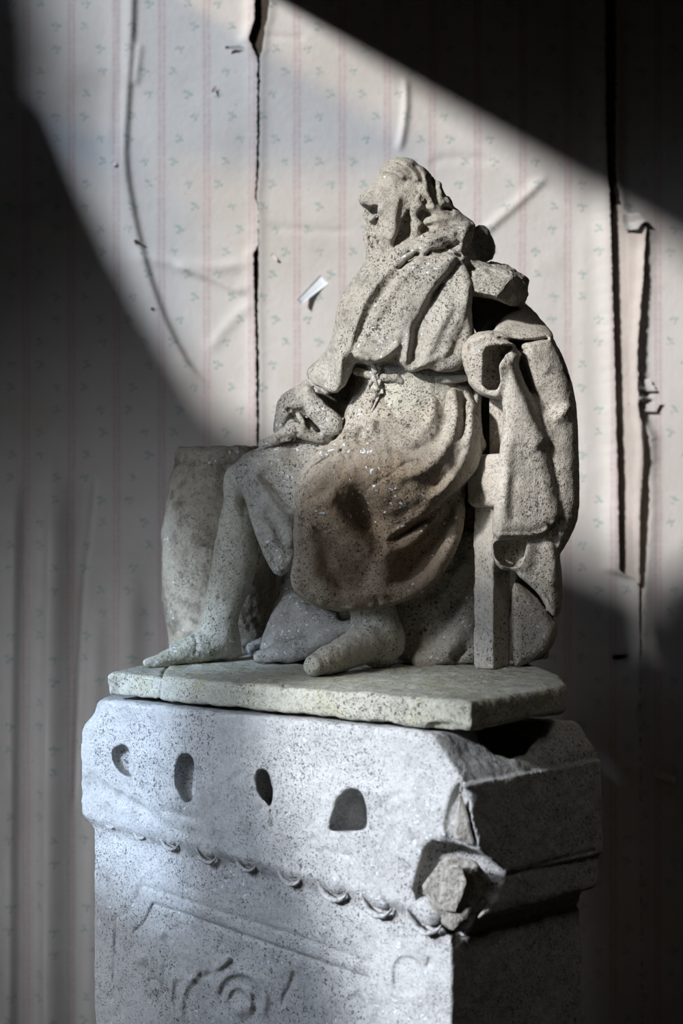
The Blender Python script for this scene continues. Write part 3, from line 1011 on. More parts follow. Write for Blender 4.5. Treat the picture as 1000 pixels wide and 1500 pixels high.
V.stroke([(336, 955, 2.94, 16), (334, 966, 2.94, 10)], .015)
V.stroke([(640, 660, 2.81, 56), (560, 690, 2.775, 46), (490, 720, 2.735, 30)], .03)    # near thigh
V.stroke([(490, 724, 2.735, 30), (520, 820, 2.775, 36), (545, 890, 2.785, 34), (552, 925, 2.775, 34)], .02)
V.stroke([(552, 930, 2.775, 34), (520, 950, 2.71, 27), (488, 964, 2.65, 22), (460, 975, 2.605, 16)], .015, smooth=True)
V.stroke([(566, 945, 2.78, 26), (556, 958, 2.76, 22)], .02)
# face: hollow under the jaw, eye, broken nose and mouth
V.blob([(600, 304), (607, 318), (605, 340), (602, 354), (586, 362), (574, 362), (578, 346), (586, 326)], 2.74, .034, .012, .006, True)
V.stroke([(532, 306, 2.775, 6), (535, 316, 2.775, 5)], .003, True)
V.stroke([(552, 305, 2.748, 4), (541, 304, 2.765, 6.5), (532, 308, 2.79, 7), (533, 320, 2.79, 6)], .003, True)
V.blob([(524, 304), (531, 299), (553, 304), (547, 311), (541, 317), (538, 328), (531, 323), (526, 312)], 2.745, .06, .006, .004, True)
V.stroke([(556, 308, 2.742, 6), (549, 318, 2.748, 7), (543, 332, 2.76, 7)], .006)
V.stroke([(546, 330, 2.752, 3), (538, 334, 2.765, 3.5), (532, 336, 2.79, 3)], .004, True)
V.stroke([(540, 342, 2.765, 8), (552, 346, 2.748, 8), (562, 340, 2.742, 7)], .008)
V.stroke([(540, 350, 2.765, 7), (544, 366, 2.76, 7), (546, 380, 2.762, 6)], .006)
V.stroke([(552, 352, 2.748, 6), (558, 366, 2.745, 6), (558, 378, 2.75, 5)], .006)
V.stroke([(564, 346, 2.742, 5), (570, 358, 2.742, 5), (570, 368, 2.745, 4)], .006)
V.stroke([(576, 263, 2.734, 5), (584, 265, 2.734, 8), (592, 269, 2.736, 6)], .004, True)
R_ = V.relief
R_.fold([(554, 250), (568, 250), (582, 254), (596, 264)], 8, 6, 4)       # brow
R_.fold([(540, 274), (552, 277), (562, 285)], 4, 6, 6)                    # nose root
R_.fold([(527, 293), (537, 296), (547, 302)], 2.5, 5, 4)                    # nostril wing
R_.fold([(560, 272), (572, 278), (590, 280)], -2.5, 6, 6)
R_.fold([(586, 280), (579, 312), (576, 340), (566, 360)], 10, 5, 12)
R_.fold([(556, 284), (562, 300), (566, 322)], 4, 7, 7)      # cheek and jaw edge
R_.fold([(553, 300), (552, 322), (560, 348)], -3, 8, 8)
R_.fold([(542, 322), (540, 334), (546, 352), (550, 368)], -5, 4, 5)
R_.fold([(556, 306), (550, 324), (554, 344)], -4, 6, 6)
R_.fold([(537, 346), (548, 354), (554, 372)], -5, 3, 3)
R_.fold([(548, 330), (556, 336), (552, 346)], 3, 6, 6)
R_.fold([(332, 700), (340, 720), (344, 745)], 3, 6, 6)                    # shin edges, toe line
R_.fold([(352, 710), (357, 735), (356, 760)], -3, 5, 5)
R_.fold([(328, 780), (322, 830), (308, 890)], 3, 10, 14)
R_.fold([(284, 926), (288, 942), (286, 962)], -3, 2, 2)
R_.fold([(292, 975), (250, 972), (212, 972)], -2, 3, 3)
body = V.build('figure', M_LEG, statue, .9)
# the head takes the paler tone of its stone
body.data.materials.append(M_HEAD)
co = np.empty(len(body.data.vertices) * 3, np.float32); body.data.vertices.foreach_get('co', co); co = co.reshape(-1, 3)
lv = np.empty(len(body.data.loops), np.int32); body.data.loops.foreach_get('vertex_index', lv)
mi = (co[lv[::4], 2] > P(500, 560, 2.8)[2]).astype(np.int32)
body.data.polygons.foreach_set('material_index', mi)

# ---- hair and beard
V = Vol.px(520, 215, 720, 400, 2.66, 2.94, .0025)
V.blob([(586, 230), (600, 232), (612, 240), (625, 253), (638, 262), (650, 283), (661, 301), (680, 317), (697, 329), (690, 345), (660, 352), (640, 362), (620, 366), (610, 352), (612, 330), (614, 305), (604, 290), (600, 276), (597, 262), (588, 250), (578, 243), (574, 236)], 2.80, .078, .05, .01)
V.stroke([(612, 292, 2.725, 8), (606, 315, 2.73, 5), (610, 336, 2.725, 8), (606, 352, 2.72, 6)], .006, smooth=True)
R_ = V.relief
R_.fold([(626, 254), (634, 275), (641, 298), (660, 312)], -10, 5, 7)
R_.fold([(612, 243), (622, 262), (626, 284), (640, 300)], 7, 7, 5)
R_.fold([(598, 262), (603, 282), (613, 292), (626, 290)], -5, 4, 4)
R_.fold([(588, 240), (604, 252), (612, 270)], 7, 6, 6)
R_.fold([(580, 236), (590, 250), (594, 262)], -4, 4, 4)
R_.fold([(602, 238), (616, 254), (622, 276)], -5, 3, 3)
R_.fold([(608, 300), (622, 304), (640, 302), (655, 316)], 6, 5, 5)
R_.fold([(612, 316), (626, 314), (644, 318), (664, 330)], -7, 4, 4)
R_.fold([(606, 322), (618, 330), (636, 322), (660, 326)], 5, 5, 4)
R_.fold([(612, 340), (624, 332), (640, 332)], -6, 4, 4)
R_.fold([(646, 308), (656, 306), (664, 316)], -6, 4, 4)
R_.fold([(642, 262), (650, 282), (664, 302)], 5, 5, 4)
R_.fold([(648, 270), (655, 290)], -6, 3, 3)
V.build('hair', M_HEAD, body, 1.3)
V = Vol.px(515, 300, 620, 405, 2.68, 2.92, .0025)
V.blob([(534, 330), (536, 346), (538, 362), (541, 380), (552, 387), (568, 378), (576, 366), (572, 352), (566, 344), (556, 338), (546, 330)], 2.80, .060, .04, .01)
R_ = V.relief
R_.fold([(538, 336), (548, 350), (550, 376)], -5, 3, 3)
R_.fold([(546, 336), (556, 352), (556, 380)], 4, 4, 4)
R_.fold([(552, 338), (564, 352), (566, 372)], -4, 3, 3)
R_.fold([(560, 346), (572, 356), (574, 370)], 3, 4, 4)
V.build('beard', M_HEAD, body, 1.3)

# ---- mantle over chest and shoulders
V = Vol.px(400, 300, 745, 665, 2.50, 3.08, H)
V.blob([(544, 382), (530, 395), (514, 419), (505, 446), (497, 480), (486, 505), (480, 530), (486, 556), (500, 566), (512, 548), (518, 528), (530, 526), (546, 530), (566, 522), (592, 541), (604, 542), (622, 536), (645, 543), (686, 550), (694, 520), (693, 480), (686, 450), (683, 420), (680, 390), (684, 362), (696, 334), (684, 322), (664, 330), (640, 345), (606, 362), (572, 380)],
       [(500, 500, 2.83), (690, 520, 2.80), (560, 390, 2.825), (690, 350, 2.82)], .145, .075, .02)
V.stroke([(590, 395, 2.80, 50), (640, 400, 2.755, 48), (668, 400, 2.75, 34)], .04)
V.stroke([(560, 470, 2.76, 60), (590, 500, 2.75, 52)], .05)
V.blob([(650, 372), (604, 378), (560, 402), (530, 450), (518, 500), (517, 522), (532, 524), (546, 530), (566, 522), (588, 500), (597, 476), (613, 448), (640, 412), (668, 377)], [(530, 500, 2.705), (600, 440, 2.682), (660, 380, 2.69), (590, 500, 2.682), (560, 520, 2.685), (560, 410, 2.70)], .028, .014, .012)
V.blob([(668, 377), (645, 410), (613, 455), (592, 500), (592, 541), (604, 543), (622, 536), (645, 546), (676, 540), (692, 500), (690, 450), (686, 400), (680, 372)], [(600, 530, 2.687), (690, 500, 2.688), (680, 390, 2.688)], .028, .014, .012)
# flaring sleeve of the far arm
V.blob([(508, 470), (487, 504), (471, 523), (449, 541), (450, 552), (459, 563), (475, 571), (491, 577), (500, 566), (506, 552), (514, 530), (520, 500)], [(450, 550, 2.84), (510, 540, 2.76), (500, 480, 2.80)], .055, .02, .02)
V.blob([(452, 553), (466, 558), (500, 545), (500, 575), (488, 571), (470, 566)], 2.87, .05, .01, .004, True)
V.stroke([(546, 386, 2.745, 7), (580, 373, 2.705, 8), (615, 353, 2.695, 8), (650, 339, 2.70, 7), (690, 331, 2.75, 6)], .008, smooth=True)
V.stroke([(540, 396, 2.74, 7), (584, 384, 2.692, 7), (622, 362, 2.682, 7), (662, 352, 2.69, 7)], .012, smooth=True)
# broken stub of the hood behind the shoulder
V.blob([(684, 346), (697, 330), (712, 331), (722, 350), (725, 366), (719, 384), (684, 386), (670, 366)], [(684, 350, 2.86), (724, 350, 2.90), (700, 384, 2.86)], .055, .012, .004)
V.stroke([(706, 352, 2.80, 12), (708, 368, 2.80, 12)], .01, True)
R_ = V.relief
# sharp overlapping edge of the front layer
R_.fold([(672, 368), (652, 396), (632, 420), (616, 448), (600, 478), (596, 505), (592, 540)], 8, 6, 34, taper=.06, p=1.6)
R_.fold([(678, 378), (660, 402), (640, 428), (624, 456), (609, 484), (604, 510), (600, 536)], -9, 12, 5, taper=.06)
R_.fold([(668, 440), (650, 470), (634, 505), (618, 536)], 9, 7, 11)
R_.fold([(690, 398), (686, 430), (676, 470), (660, 505), (640, 534)], 10, 5, 12)
R_.fold([(684, 440), (672, 480), (656, 516)], -6, 8, 6)
# long pleats of the chest
R_.fold([(626, 356), (596, 388), (568, 422), (544, 456), (528, 490), (519, 522)], -10, 4, 9)
R_.fold([(636, 352), (606, 386), (580, 420), (556, 456), (540, 490)], 5, 7, 7)
R_.fold([(590, 380), (560, 404), (534, 440), (520, 480), (508, 520), (497, 560)], 9, 6, 10)
R_.fold([(570, 388), (540, 410), (520, 440), (508, 478), (494, 520)], -5, 6, 6)
R_.fold([(620, 400), (596, 436), (574, 474), (556, 512)], 4, 10, 14)
R_.fold([(612, 356), (640, 348), (668, 338), (690, 330)], 7, 5, 6)
R_.fold([(604, 366), (620, 376), (640, 372), (668, 352)], -7, 5, 5)
R_.fold([(690, 334), (680, 352), (674, 372)], 8, 6, 8)
R_.fold([(640, 374), (660, 364), (676, 352)], -4, 4, 4)
R_.fold([(622, 376), (632, 366), (650, 366), (668, 374), (680, 377)], -6, 1.8, 1.8, taper=.1, smooth=False)
R_.fold([(616, 352), (624, 360)], -5, 1.8, 1.8, taper=.1)
# rolled lower hem
R_.fold([(520, 520), (532, 521), (546, 528), (566, 520), (588, 500)], 8, 6, 5, taper=.1)
R_.fold([(596, 540), (606, 541), (624, 533), (646, 520)], 7, 5, 5)
R_.fold([(604, 480), (600, 505), (594, 538)], 4, 4, 5)
for (x, y) in ((522, 520), (530, 526), (539, 526)):
    R_.dot(x, y, 6, 4)
R_.fold([(500, 480), (496, 515), (500, 545), (494, 570)], 6, 7, 8)
R_.fold([(488, 508), (484, 530), (470, 545)], -7, 8, 6)
R_.fold([(452, 548), (466, 546), (484, 538), (494, 520)], 5, 4, 5)
V.build('mantle', M_STATUE, body, 1.2)

# ---- tunic: waist, lap and the skirt over the near knee
V = Vol.px(420, 520, 725, 985, 2.44, 3.02, H)
V.blob([(528, 540), (604, 545), (690, 546), (702, 590), (704, 650), (690, 700), (600, 700), (500, 680), (497, 640), (505, 612), (515, 580)], [(500, 600, 2.84), (700, 600, 2.80), (600, 540, 2.82), (600, 690, 2.80)], .13, .10, .03)
V.blob([(520, 628), (490, 648), (464, 668), (446, 692), (440, 716), (438, 748), (434, 782), (440, 810), (430, 846), (438, 868), (462, 886), (500, 895), (545, 893), (590, 880), (625, 862), (652, 832), (667, 800), (675, 760), (676, 722), (688, 690), (700, 640), (690, 600), (640, 600), (580, 610)],
       [(450, 700, 2.72), (680, 700, 2.82), (450, 860, 2.755), (650, 840, 2.85)], .105, .04, .03)
V.stroke([(478, 704, 2.655, 32), (530, 690, 2.668, 46), (590, 688, 2.678, 54), (650, 664, 2.71, 52)], .035, smooth=True)
V.stroke([(462, 716, 2.645, 17), (484, 752, 2.652, 16), (512, 784, 2.668, 14), (540, 804, 2.685, 12), (556, 814, 2.69, 11)], .02, smooth=True)
V.stroke([(556, 814, 2.69, 10), (592, 800, 2.695, 11), (622, 776, 2.70, 10), (646, 746, 2.71, 8)], .02, smooth=True)
V.stroke([(556, 814, 2.69, 12), (560, 838, 2.695, 13), (552, 862, 2.69, 11)], .025)
V.stroke([(674, 726, 2.735, 8), (666, 782, 2.72, 11), (642, 828, 2.71, 12), (604, 860, 2.70, 12), (556, 872, 2.695, 12), (506, 874, 2.685, 12), (468, 862, 2.675, 12), (444, 846, 2.675, 9)], .02, smooth=True)
V.stroke([(452, 706, 2.66, 12), (446, 760, 2.665, 12), (446, 810, 2.675, 12), (440, 846, 2.68, 10)], .025, smooth=True)
V.stroke([(690, 600, 2.70, 9), (686, 650, 2.69, 10), (664, 700, 2.68, 10), (620, 744, 2.67, 9)], .02, smooth=True)
V.stroke([(660, 580, 2.69, 8), (664, 620, 2.685, 9), (642, 660, 2.66, 8)], .02, smooth=True)
# hollow under the hem
V.blob([(452, 884), (500, 893), (560, 889), (620, 864), (652, 832), (672, 870), (560, 930), (470, 920)], [(450, 880, 2.76), (650, 850, 2.86), (560, 900, 2.80)], .09, .02, .006, True)
R_ = V.relief
# waist: gathers below the belt
R_.fold([(516, 586), (506, 620), (500, 648)], 4, 5, 6)
R_.fold([(545, 600), (530, 630), (522, 648)], -5, 5, 5)
R_.fold([(566, 566), (552, 600), (540, 636)], 5, 6, 6)
R_.fold([(596, 560), (584, 590), (576, 620)], -4, 6, 6)
R_.fold([(626, 560), (634, 590), (626, 622), (598, 640)], 7, 8, 7)
R_.fold([(646, 560), (652, 600), (642, 640), (600, 662), (560, 650)], -9, 8, 8)
R_.fold([(662, 560), (668, 606), (656, 650), (620, 690), (570, 700)], 9, 8, 9)
R_.fold([(676, 566), (680, 610), (672, 650)], -8, 5, 6)
R_.fold([(688, 566), (690, 620), (682, 668), (650, 716), (612, 744)], 10, 7, 8)
R_.fold([(540, 640), (500, 652), (470, 670)], -3, 8, 6)
# lap: deep hanging folds between knee and hip
R_.fold([(684, 690), (660, 718), (625, 746), (588, 772), (556, 792)], 14.4, 5, 46, taper=.12)
R_.fold([(672, 716), (640, 748), (606, 772), (566, 798)], -6.0, 14, 5, taper=.2)
R_.fold([(474, 716), (490, 748), (516, 783), (540, 802), (556, 812)], 8.4, 12, 26, taper=.15)
R_.fold([(514, 690), (526, 730), (544, 772), (552, 796)], -12.0, 18, 14, taper=.4)
R_.fold([(554, 812), (598, 797), (630, 764), (646, 744)], 6.6, 26, 6, taper=.15)
R_.fold([(572, 846), (600, 826), (628, 790), (644, 762)], -15.6, 16, 13, taper=.25)
R_.fold([(672, 732), (663, 783), (640, 829), (606, 862), (564, 868), (520, 866), (494, 856)], 7.2, 9, 7, taper=.1)
R_.fold([(466, 800), (480, 836), (506, 854), (548, 862)], -8.4, 11, 13, taper=.3)
R_.fold([(452, 750), (458, 800), (476, 850), (504, 874)], 3.6, 10, 12)
R_.fold([(490, 650), (520, 660), (560, 690), (590, 720)], 3.0, 26, 26)
R_.fold([(690, 640), (676, 676), (640, 706), (604, 716)], -5.4, 9, 9)
# hem
R_.fold([(432, 846), (440, 868), (464, 884), (500, 892), (545, 890), (590, 878), (624, 860), (650, 832)], 5, 5, 9, taper=.05)
R_.fold([(548, 870), (552, 880), (550, 894)], -5, 3, 3)
R_.fold([(440, 700), (438, 745), (436, 800), (432, 840)], 4, 6, 4)
# cracks over the knee
R_.fold([(548, 642), (524, 650), (504, 656), (498, 662), (478, 672), (458, 684), (448, 698), (446, 706)], -5, 1.7, 1.7, taper=.03, smooth=False)
R_.fold([(498, 656), (502, 666), (508, 672)], -4, 1.5, 1.5, taper=.05)
R_.fold([(446, 708), (456, 726), (468, 742), (482, 752)], -3, 1.4, 1.4, taper=.05)
R_.fold([(618, 672), (590, 680), (572, 696), (556, 704), (536, 718)], -4, 1.6, 1.6, taper=.05, smooth=False)
R_.fold([(442, 758), (458, 768), (468, 778), (490, 772)], -3, 1.4, 1.4, taper=.05)
R_.fold([(496, 746), (508, 736), (520, 734)], -3, 1.4, 1.4, taper=.05)
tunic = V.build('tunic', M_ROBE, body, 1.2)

# belt with its knot
V = Vol.px(500, 505, 715, 630, 2.50, 2.95, .0022)
V.stroke([(522, 544, 2.745, 6), (556, 552, 2.72, 6), (600, 554, 2.712, 6), (650, 556, 2.70, 6), (694, 552, 2.70, 5)], .004, smooth=True)
V.stroke([(547, 534, 2.70, 4), (549, 544, 2.70, 5)], .004)
V.stroke([(548, 552, 2.695, 3.6), (537, 574, 2.70, 3.2), (555, 571, 2.692, 3), (549, 556, 2.692, 3)], .003)
V.stroke([(552, 572, 2.692, 3), (546, 588, 2.70, 3), (542, 600, 2.705, 2.4)], .003)
V.stroke([(562, 553, 2.70, 6), (580, 553, 2.695, 7), (588, 559, 2.695, 5)], .006)
V.build('belt', M_STATUE, body, .8)

# skirt over the far knee, hanging between the legs
V = Vol.px(320, 600, 560, 880, 2.62, 3.05, H)
V.blob([(343, 690), (362, 672), (384, 660), (404, 648), (440, 640), (505, 636), (520, 670), (480, 700), (446, 730), (440, 800), (436, 810), (424, 834), (408, 846), (392, 822), (372, 770), (360, 716), (350, 706)],
       [(350, 700, 2.88), (500, 650, 2.86), (410, 840, 2.84), (500, 720, 2.82)], .075, .03, .02)
V.stroke([(372, 690, 2.845, 24), (440, 668, 2.84, 28), (510, 656, 2.83, 24)], .03)
R_ = V.relief
R_.fold([(370, 694), (392, 724), (412, 752), (428, 762)], 8, 5, 10, taper=.1)
R_.fold([(378, 690), (400, 712), (424, 740), (438, 742)], -8, 10, 5, taper=.15)
R_.fold([(404, 664), (424, 690), (440, 712)], 6, 7, 7)
R_.fold([(420, 650), (440, 672), (452, 690)], -5, 7, 7)
R_.fold([(356, 704), (370, 760), (392, 815), (408, 840)], 6, 5, 5, taper=.05)
R_.fold([(384, 740), (404, 772), (420, 800), (432, 812)], -10, 9, 9)
R_.fold([(436, 756), (434, 790), (428, 812)], -8, 6, 6)
R_.fold([(346, 700), (356, 700), (366, 688)], -5, 2, 2, taper=.05)
R_.fold([(396, 816), (410, 820), (424, 815)], -4, 4, 4)
V.build('far_skirt', M_STATUE, body, 1.2).name = 'skirt_fold'

# sleeve end, cloth under the hand
V = Vol.px(375, 545, 525, 690, 2.66, 3.0, .0025)
V.blob([(400, 640), (402, 610), (406, 590), (416, 576), (432, 566), (446, 560), (462, 566), (452, 590), (446, 612), (430, 634)], [(400, 600, 2.86), (460, 570, 2.81), (420, 640, 2.85)], .05, .03, .01)
V.stroke([(434, 612, 2.79, 13), (424, 630, 2.80, 13), (440, 622, 2.79, 12)], .01, True)
V.stroke([(423, 601, 2.80, 3.5), (424, 603, 2.77, 3.5)], .002, True)
V.blob([(441, 570), (448, 564), (456, 568), (472, 588), (502, 610), (502, 634), (478, 640), (462, 622), (446, 606)], [(440, 580, 2.79), (500, 620, 2.775), (480, 580, 2.775)], .035, .018, .006)
V.stroke([(446, 562, 2.80, 5), (462, 559, 2.79, 6), (478, 573, 2.78, 5)], .006)
V.stroke([(386, 652, 2.82, 8), (408, 641, 2.79, 9), (430, 634, 2.775, 10), (448, 638, 2.775, 8), (470, 642, 2.78, 7)], .008)
V.stroke([(418, 634, 2.785, 7), (430, 625, 2.775, 8), (442, 628, 2.77, 7), (450, 636, 2.775, 5)], .006)
V.stroke([(392, 664, 2.83, 7), (420, 652, 2.82, 8), (452, 648, 2.81, 7), (486, 644, 2.80, 8)], .008)
V.stroke([(457, 616, 2.84, 7), (462, 632, 2.84, 8)], .006)
V.stroke([(440, 626, 2.86, 14), (480, 630, 2.85, 16)], .01)
V.stroke([(476, 620, 2.79, 6), (478, 642, 2.79, 7)], .006)
R_ = V.relief
R_.fold([(404, 646), (424, 640), (446, 646)], -5, 4, 4)
R_.fold([(430, 624), (436, 632), (432, 642)], -4, 3, 3)
V.build('sleeve', M_STATUE, body, 1.2)

# shadowed back of the robe, sweeping down behind the chair leg
V = Vol.px(530, 540, 760, 990, 2.62, 3.05, .0032)
V.blob([(684, 556), (750, 556), (750, 700), (690, 700)], 2.90, .03, .012, .005)
V.blob([(630, 650), (706, 650), (706, 880), (630, 870)], 2.93, .03, .012, .005)
V.blob([(560, 860), (620, 840), (660, 800), (680, 740), (700, 730), (706, 880), (706, 972), (660, 972), (600, 968), (566, 962), (570, 900)], [(560, 900, 2.90), (700, 900, 2.86), (690, 740, 2.90)], .07, .02, .01)
V.stroke([(692, 790, 2.81, 10), (694, 850, 2.80, 11), (682, 905, 2.79, 13), (655, 945, 2.785, 15), (620, 968, 2.79, 14)], .04, smooth=True)
R_ = V.relief
R_.fold([(610, 890), (650, 870), (684, 810)], 8, 9, 10)
R_.fold([(590, 930), (640, 915), (682, 860)], -9, 9, 9)
R_.fold([(660, 966), (676, 956), (684, 944)], -12, 6, 6)
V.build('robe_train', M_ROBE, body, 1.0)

# strip of the tunic falling beside the chair
V = Vol.px(665, 550, 745, 730, 2.58, 2.95, .0025)
V.blob([(690, 566), (704, 572), (707, 600), (707, 640), (713, 652), (706, 664), (692, 676), (680, 684), (684, 660), (692, 630)], 2.77, .05, .02, .006)
R_ = V.relief
R_.fold([(696, 580), (698, 620), (692, 660)], 5, 4, 5)
R_.fold([(704, 580), (704, 630), (700, 660)], -4, 3, 3)
V.build('tunic_strip', M_STATUE, body, 1.0)

# broken near arm
chunk('broken_arm', [(678, 390, 2.70), (691, 382, 2.73), (721, 383, 2.76), (754, 392, 2.80), (775, 410, 2.80), (774, 430, 2.80), (767, 450, 2.78), (747, 448, 2.72), (726, 434, 2.655), (751, 406, 2.67), (687, 423, 2.67), (678, 408, 2.67), (700, 428, 2.66), (690, 392, 2.86), (740, 400, 2.90), (758, 440, 2.88), (690, 425, 2.85)], M_STATUE, body, .005, 3, .003)

# ---- chair
chair = empty('chair', P(720, 970, 2.74), '', '')
del chair['label'], chair['category']
chair.parent = statue
chair.matrix_parent_inverse = statue.matrix_world.inverted()


def lr_box(px, py0, py1, Y, l, r, taper=1.0):
    """upright block: near edge at column px, running l along LDIR and r along RDIR."""
    c = np.array([(px - 500) / F * Y, Y])
    zt = CZ - (py0 - 750) / F * Y; zb = CZ - (py1 - 750) / F * Y
    q = [c, c + RDIR * r, c + RDIR * r + LDIR * l, c + LDIR * l]
    m = c + RDIR * r / 2 + LDIR * l / 2
    return [m + (p - m) * taper for p in q], q, zb, zt


def rough_box(name, px, py0, py1, Y, l, r, taper, mat, parent, h=.003, R=.006):
    qb, qt, zb, zt = lr_box(px, py0, py1, Y, l, r, taper)
    xs = [p[0] for p in qt + qb]; ys = [p[1] for p in qt + qb]
    V = Vol([min(xs) - .02, min(ys) - .02, zb - .02], [max(xs) + .02, max(ys) + .02, zt + .02], h)
    V.prism(qt, (zt, 0, 0), (zb, 0, 0), R)
    return V


V = rough_box('seat', 734, 664, 742, 2.66, .076, .20, 1, None, None, .003, .012)
V.stroke([(662, 668, 2.74, 10), (676, 690, 2.73, 6)], .02, True)
V.build('seat', M_DRAPE, chair, 1.1)
V = rough_box('leg', 722, 735, 981, 2.70, .044, .060, 1, None, None, .0028, .005)
V.relief.fold([(700, 932), (712, 926), (724, 930)], -2.5, 1.6, 1.6)
V.build('leg', M_DRAPE, chair, 1.0)
V = rough_box('arm_post', 738, 574, 700, 2.72, .034, .06, 1, None, None, .003, .006)
V.build('arm_post', M_DRAPE, chair, .8)
V = rough_box('backrest', 782, 500, 740, 2.81, .07, .05, 1, None, None, .0035, .01)
V.build('backrest', M_DRAPE, chair, .8)
V = rough_box('leg', 786, 735, 968, 2.80, .044, .05, 1, None, None, .0035, .005)
V.build('leg', M_DRAPE, chair, .8)

# ---- cloth hanging over the chair
V = Vol.px(655, 410, 870, 995, 2.50, 2.98, .0025)
V.blob([(720, 486), (746, 452), (772, 452), (798, 474), (811, 490), (806, 500), (770, 502), (730, 494)], [(720, 490, 2.72), (810, 490, 2.76), (760, 455, 2.83)], .06, .025, .01)
V.blob([(671, 518), (676, 508), (693, 487), (726, 484), (757, 500), (742, 520), (738, 560), (738, 584), (713, 581), (699, 573), (684, 554)], [(671, 520, 2.70), (740, 520, 2.685), (710, 580, 2.70)], .055, .03, .008)
V.blob([(736, 512), (757, 502), (775, 560), (790, 620), (803, 655), (812, 700), (824, 752), (822, 762), (808, 775), (790, 784), (755, 787), (721, 790), (722, 748), (728, 716), (733, 660), (736, 628), (738, 582)], [(740, 520, 2.70), (790, 620, 2.715), (722, 780, 2.69), (815, 760, 2.73)], .055, .025, .008)
V.blob([(752, 500), (806, 490), (827, 528), (838, 563), (845, 600), (848, 694), (848, 755), (838, 780), (824, 806), (815, 812), (800, 780), (800, 700), (780, 620)], [(757, 510, 2.725), (830, 530, 2.745), (845, 700, 2.765), (805, 800, 2.75)], .06, .03, .01)
V.blob([(722, 786), (772, 785), (806, 774), (818, 800), (820, 830), (824, 865), (820, 903), (806, 902), (790, 868), (770, 850), (752, 836), (728, 834), (718, 803)], [(722, 800, 2.71), (820, 800, 2.745), (810, 900, 2.76)], .05, .025, .008)
V.blob([(748, 850), (768, 858), (790, 880), (808, 905), (817, 914), (811, 942), (799, 960), (763, 976), (751, 976), (748, 900)], [(750, 900, 2.775), (815, 910, 2.80), (760, 970, 2.775)], .05, .02, .006)
V.blob([(686, 424), (740, 430), (780, 450), (800, 486), (800, 700), (806, 780), (806, 900), (790, 962), (754, 966), (748, 850), (726, 800), (722, 700), (740, 600), (730, 490), (690, 490)], [(700, 430, 2.88), (800, 500, 2.85), (770, 960, 2.85)], .03, .015, .004)
# openings of the cloth: sleeve hole, funnel under the hem, slanting fold below
V.blob([(709, 512), (716, 507), (735, 505), (752, 506), (748, 514), (737, 522), (736, 573), (707, 572), (706, 540)], 2.64, .055, .01, .003, True)
V.blob([(720, 800), (727, 791), (772, 788), (769, 812), (762, 828), (748, 832), (730, 826)], 2.67, .055, .012, .004, True)
V.blob([(746, 838), (758, 842), (790, 870), (808, 902), (800, 906), (772, 866)], 2.70, .05, .01, .004, True)
V.stroke([(803, 655, 2.66, 1.5), (812, 695, 2.66, 4), (822, 735, 2.665, 5), (828, 756, 2.67, 4)], .002, True)
V.stroke([(812, 500, 2.70, 3), (824, 540, 2.71, 6), (828, 580, 2.72, 7), (822, 602, 2.72, 4)], .006, True)
R_ = V.relief
R_.fold([(740, 520), (752, 556), (766, 590), (782, 622), (803, 654)], 10, 8, 22, taper=.1)
R_.fold([(758, 520), (776, 560), (796, 590), (810, 612)], -14, 14, 10)
R_.fold([(770, 512), (790, 530), (806, 548)], 4, 8, 8)
R_.fold([(772, 514), (786, 528), (800, 545)], -3, 2, 2)
R_.fold([(808, 618), (824, 606), (836, 590)], 7, 6, 9)
R_.fold([(744, 640), (742, 700), (738, 760)], 4, 8, 10)
R_.fold([(752, 690), (750, 730), (752, 770)], -4, 8, 8)
R_.fold([(724, 782), (756, 784), (792, 780), (818, 760)], 5, 3, 6, taper=.1)
R_.fold([(822, 756), (812, 770), (800, 772)], -6, 6, 4)
R_.fold([(726, 494), (748, 500), (772, 500), (806, 495)], -7, 3, 2.5, taper=.08)
R_.fold([(676, 512), (700, 496), (726, 490)], 5, 5, 5)
R_.fold([(690, 500), (688, 512), (693, 524)], -4, 2.5, 2.5)
R_.fold([(684, 552), (700, 570), (716, 578), (736, 582)], 5, 4, 6)
R_.fold([(752, 838), (776, 852), (796, 872), (812, 900)], 5, 3, 5)
R_.fold([(806, 790), (812, 830), (808, 862)], 5, 9, 9)
R_.fold([(790, 786), (784, 820), (780, 850)], -3, 8, 8)
V.build('drapery', M_DRAPE, statue, .65)

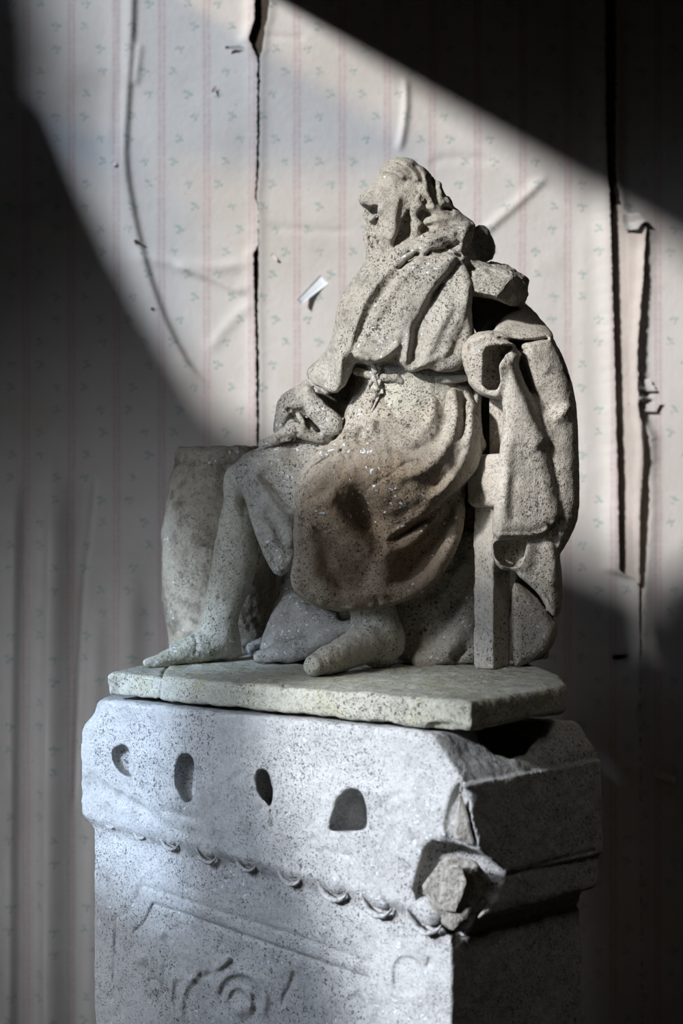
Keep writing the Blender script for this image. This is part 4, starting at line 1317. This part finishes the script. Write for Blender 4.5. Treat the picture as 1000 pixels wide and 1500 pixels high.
# ---- rock between the feet
V = Vol.px(355, 770, 620, 1005, 2.55, 3.12, .0032)
V.blob([(396, 965), (402, 880), (424, 800), (480, 790), (580, 850), (580, 965)], 3.02, .05, .03, .02)
V.blob([(378, 958), (386, 922), (404, 888), (424, 866), (452, 876), (480, 893), (500, 900), (492, 935), (460, 962), (410, 972)], [(380, 940, 2.95), (490, 900, 2.86), (420, 860, 2.96)], .06, .04, .02)
V.stroke([(380, 962, 2.86, 10), (430, 954, 2.84, 12), (476, 934, 2.80, 14), (520, 920, 2.80, 14)], .02)
R_ = V.relief
R_.fold([(432, 860), (444, 890), (446, 925)], 7, 8, 10)
R_.fold([(460, 900), (440, 925), (400, 930)], -6, 8, 8)
R_.fold([(384, 934), (420, 940), (450, 930)], 5, 6, 8)
V.build('rock', M_ROCK, statue, 1.4)

# ---- barrel
V = Vol.px(215, 640, 430, 965, 2.90, 3.44, .0035)
bx = 326.0
prof = [(660, 66), (664, 69), (672, 69), (678, 68), (700, 76), (740, 83), (790, 88), (850, 88), (900, 84), (945, 78)]
Yb = 3.14
c0 = P(bx, 750, Yb)
V2r = [(CZ - (y - 750) / F * Yb, r / F * Yb) for y, r in prof]
zs = V.ax[2]
rad = np.interp(zs, [a[0] for a in V2r][::-1], [a[1] for a in V2r][::-1]).astype(np.float32)
rr = np.sqrt((V.ax[0][:, None] - c0[0]) ** 2 + (V.ax[1][None, :] - c0[1]) ** 2)
a = rr[:, :, None] - rad[None, None, :]
zt = CZ - (656 - 750) / F * Yb; zb = CZ - (952 - 750) / F * Yb
b = np.maximum(zs - zt, zb - zs)[None, None, :]
qa, qb = a + .008, b + .008
V.d = (np.minimum(np.maximum(qa, qb), 0) + np.sqrt(np.maximum(qa, 0) ** 2 + np.maximum(qb, 0) ** 2) - .008).astype(np.float32)
V.relief.fold([(256, 679), (300, 676), (390, 675)], -3, 3, 3, taper=.02)
V.relief.fold([(238, 800), (300, 806), (400, 804)], 1.5, 10, 10, taper=.05)
V.noise(.0035, .05)
V.build('barrel', M_BARREL, statue, 1.6)
V = Vol.px(215, 900, 430, 1005, 2.90, 3.36, .004)
V.stroke([(262, 950, 3.08, 14), (330, 952, 3.06, 16), (400, 950, 3.06, 16)], .02)
V.stroke([(262, 946, 3.20, 16), (330, 946, 3.20, 20), (400, 944, 3.18, 18)], .02)
V.build('rock', M_ROCK, statue, 1.4)

# ---- slate chip lying in the gap behind the arm
chunk('slate_chip', [(699, 488, 2.765), (711, 474, 2.78), (720, 463, 2.80), (729, 463, 2.815), (722, 475, 2.80), (712, 486, 2.775), (704, 490, 2.775), (710, 478, 2.79), (722, 470, 2.815)], M_SLATE, None, .001, 1, .002,
      label='small blue-grey slate chip wedged below the broken arm of the statue', category='stone chip')
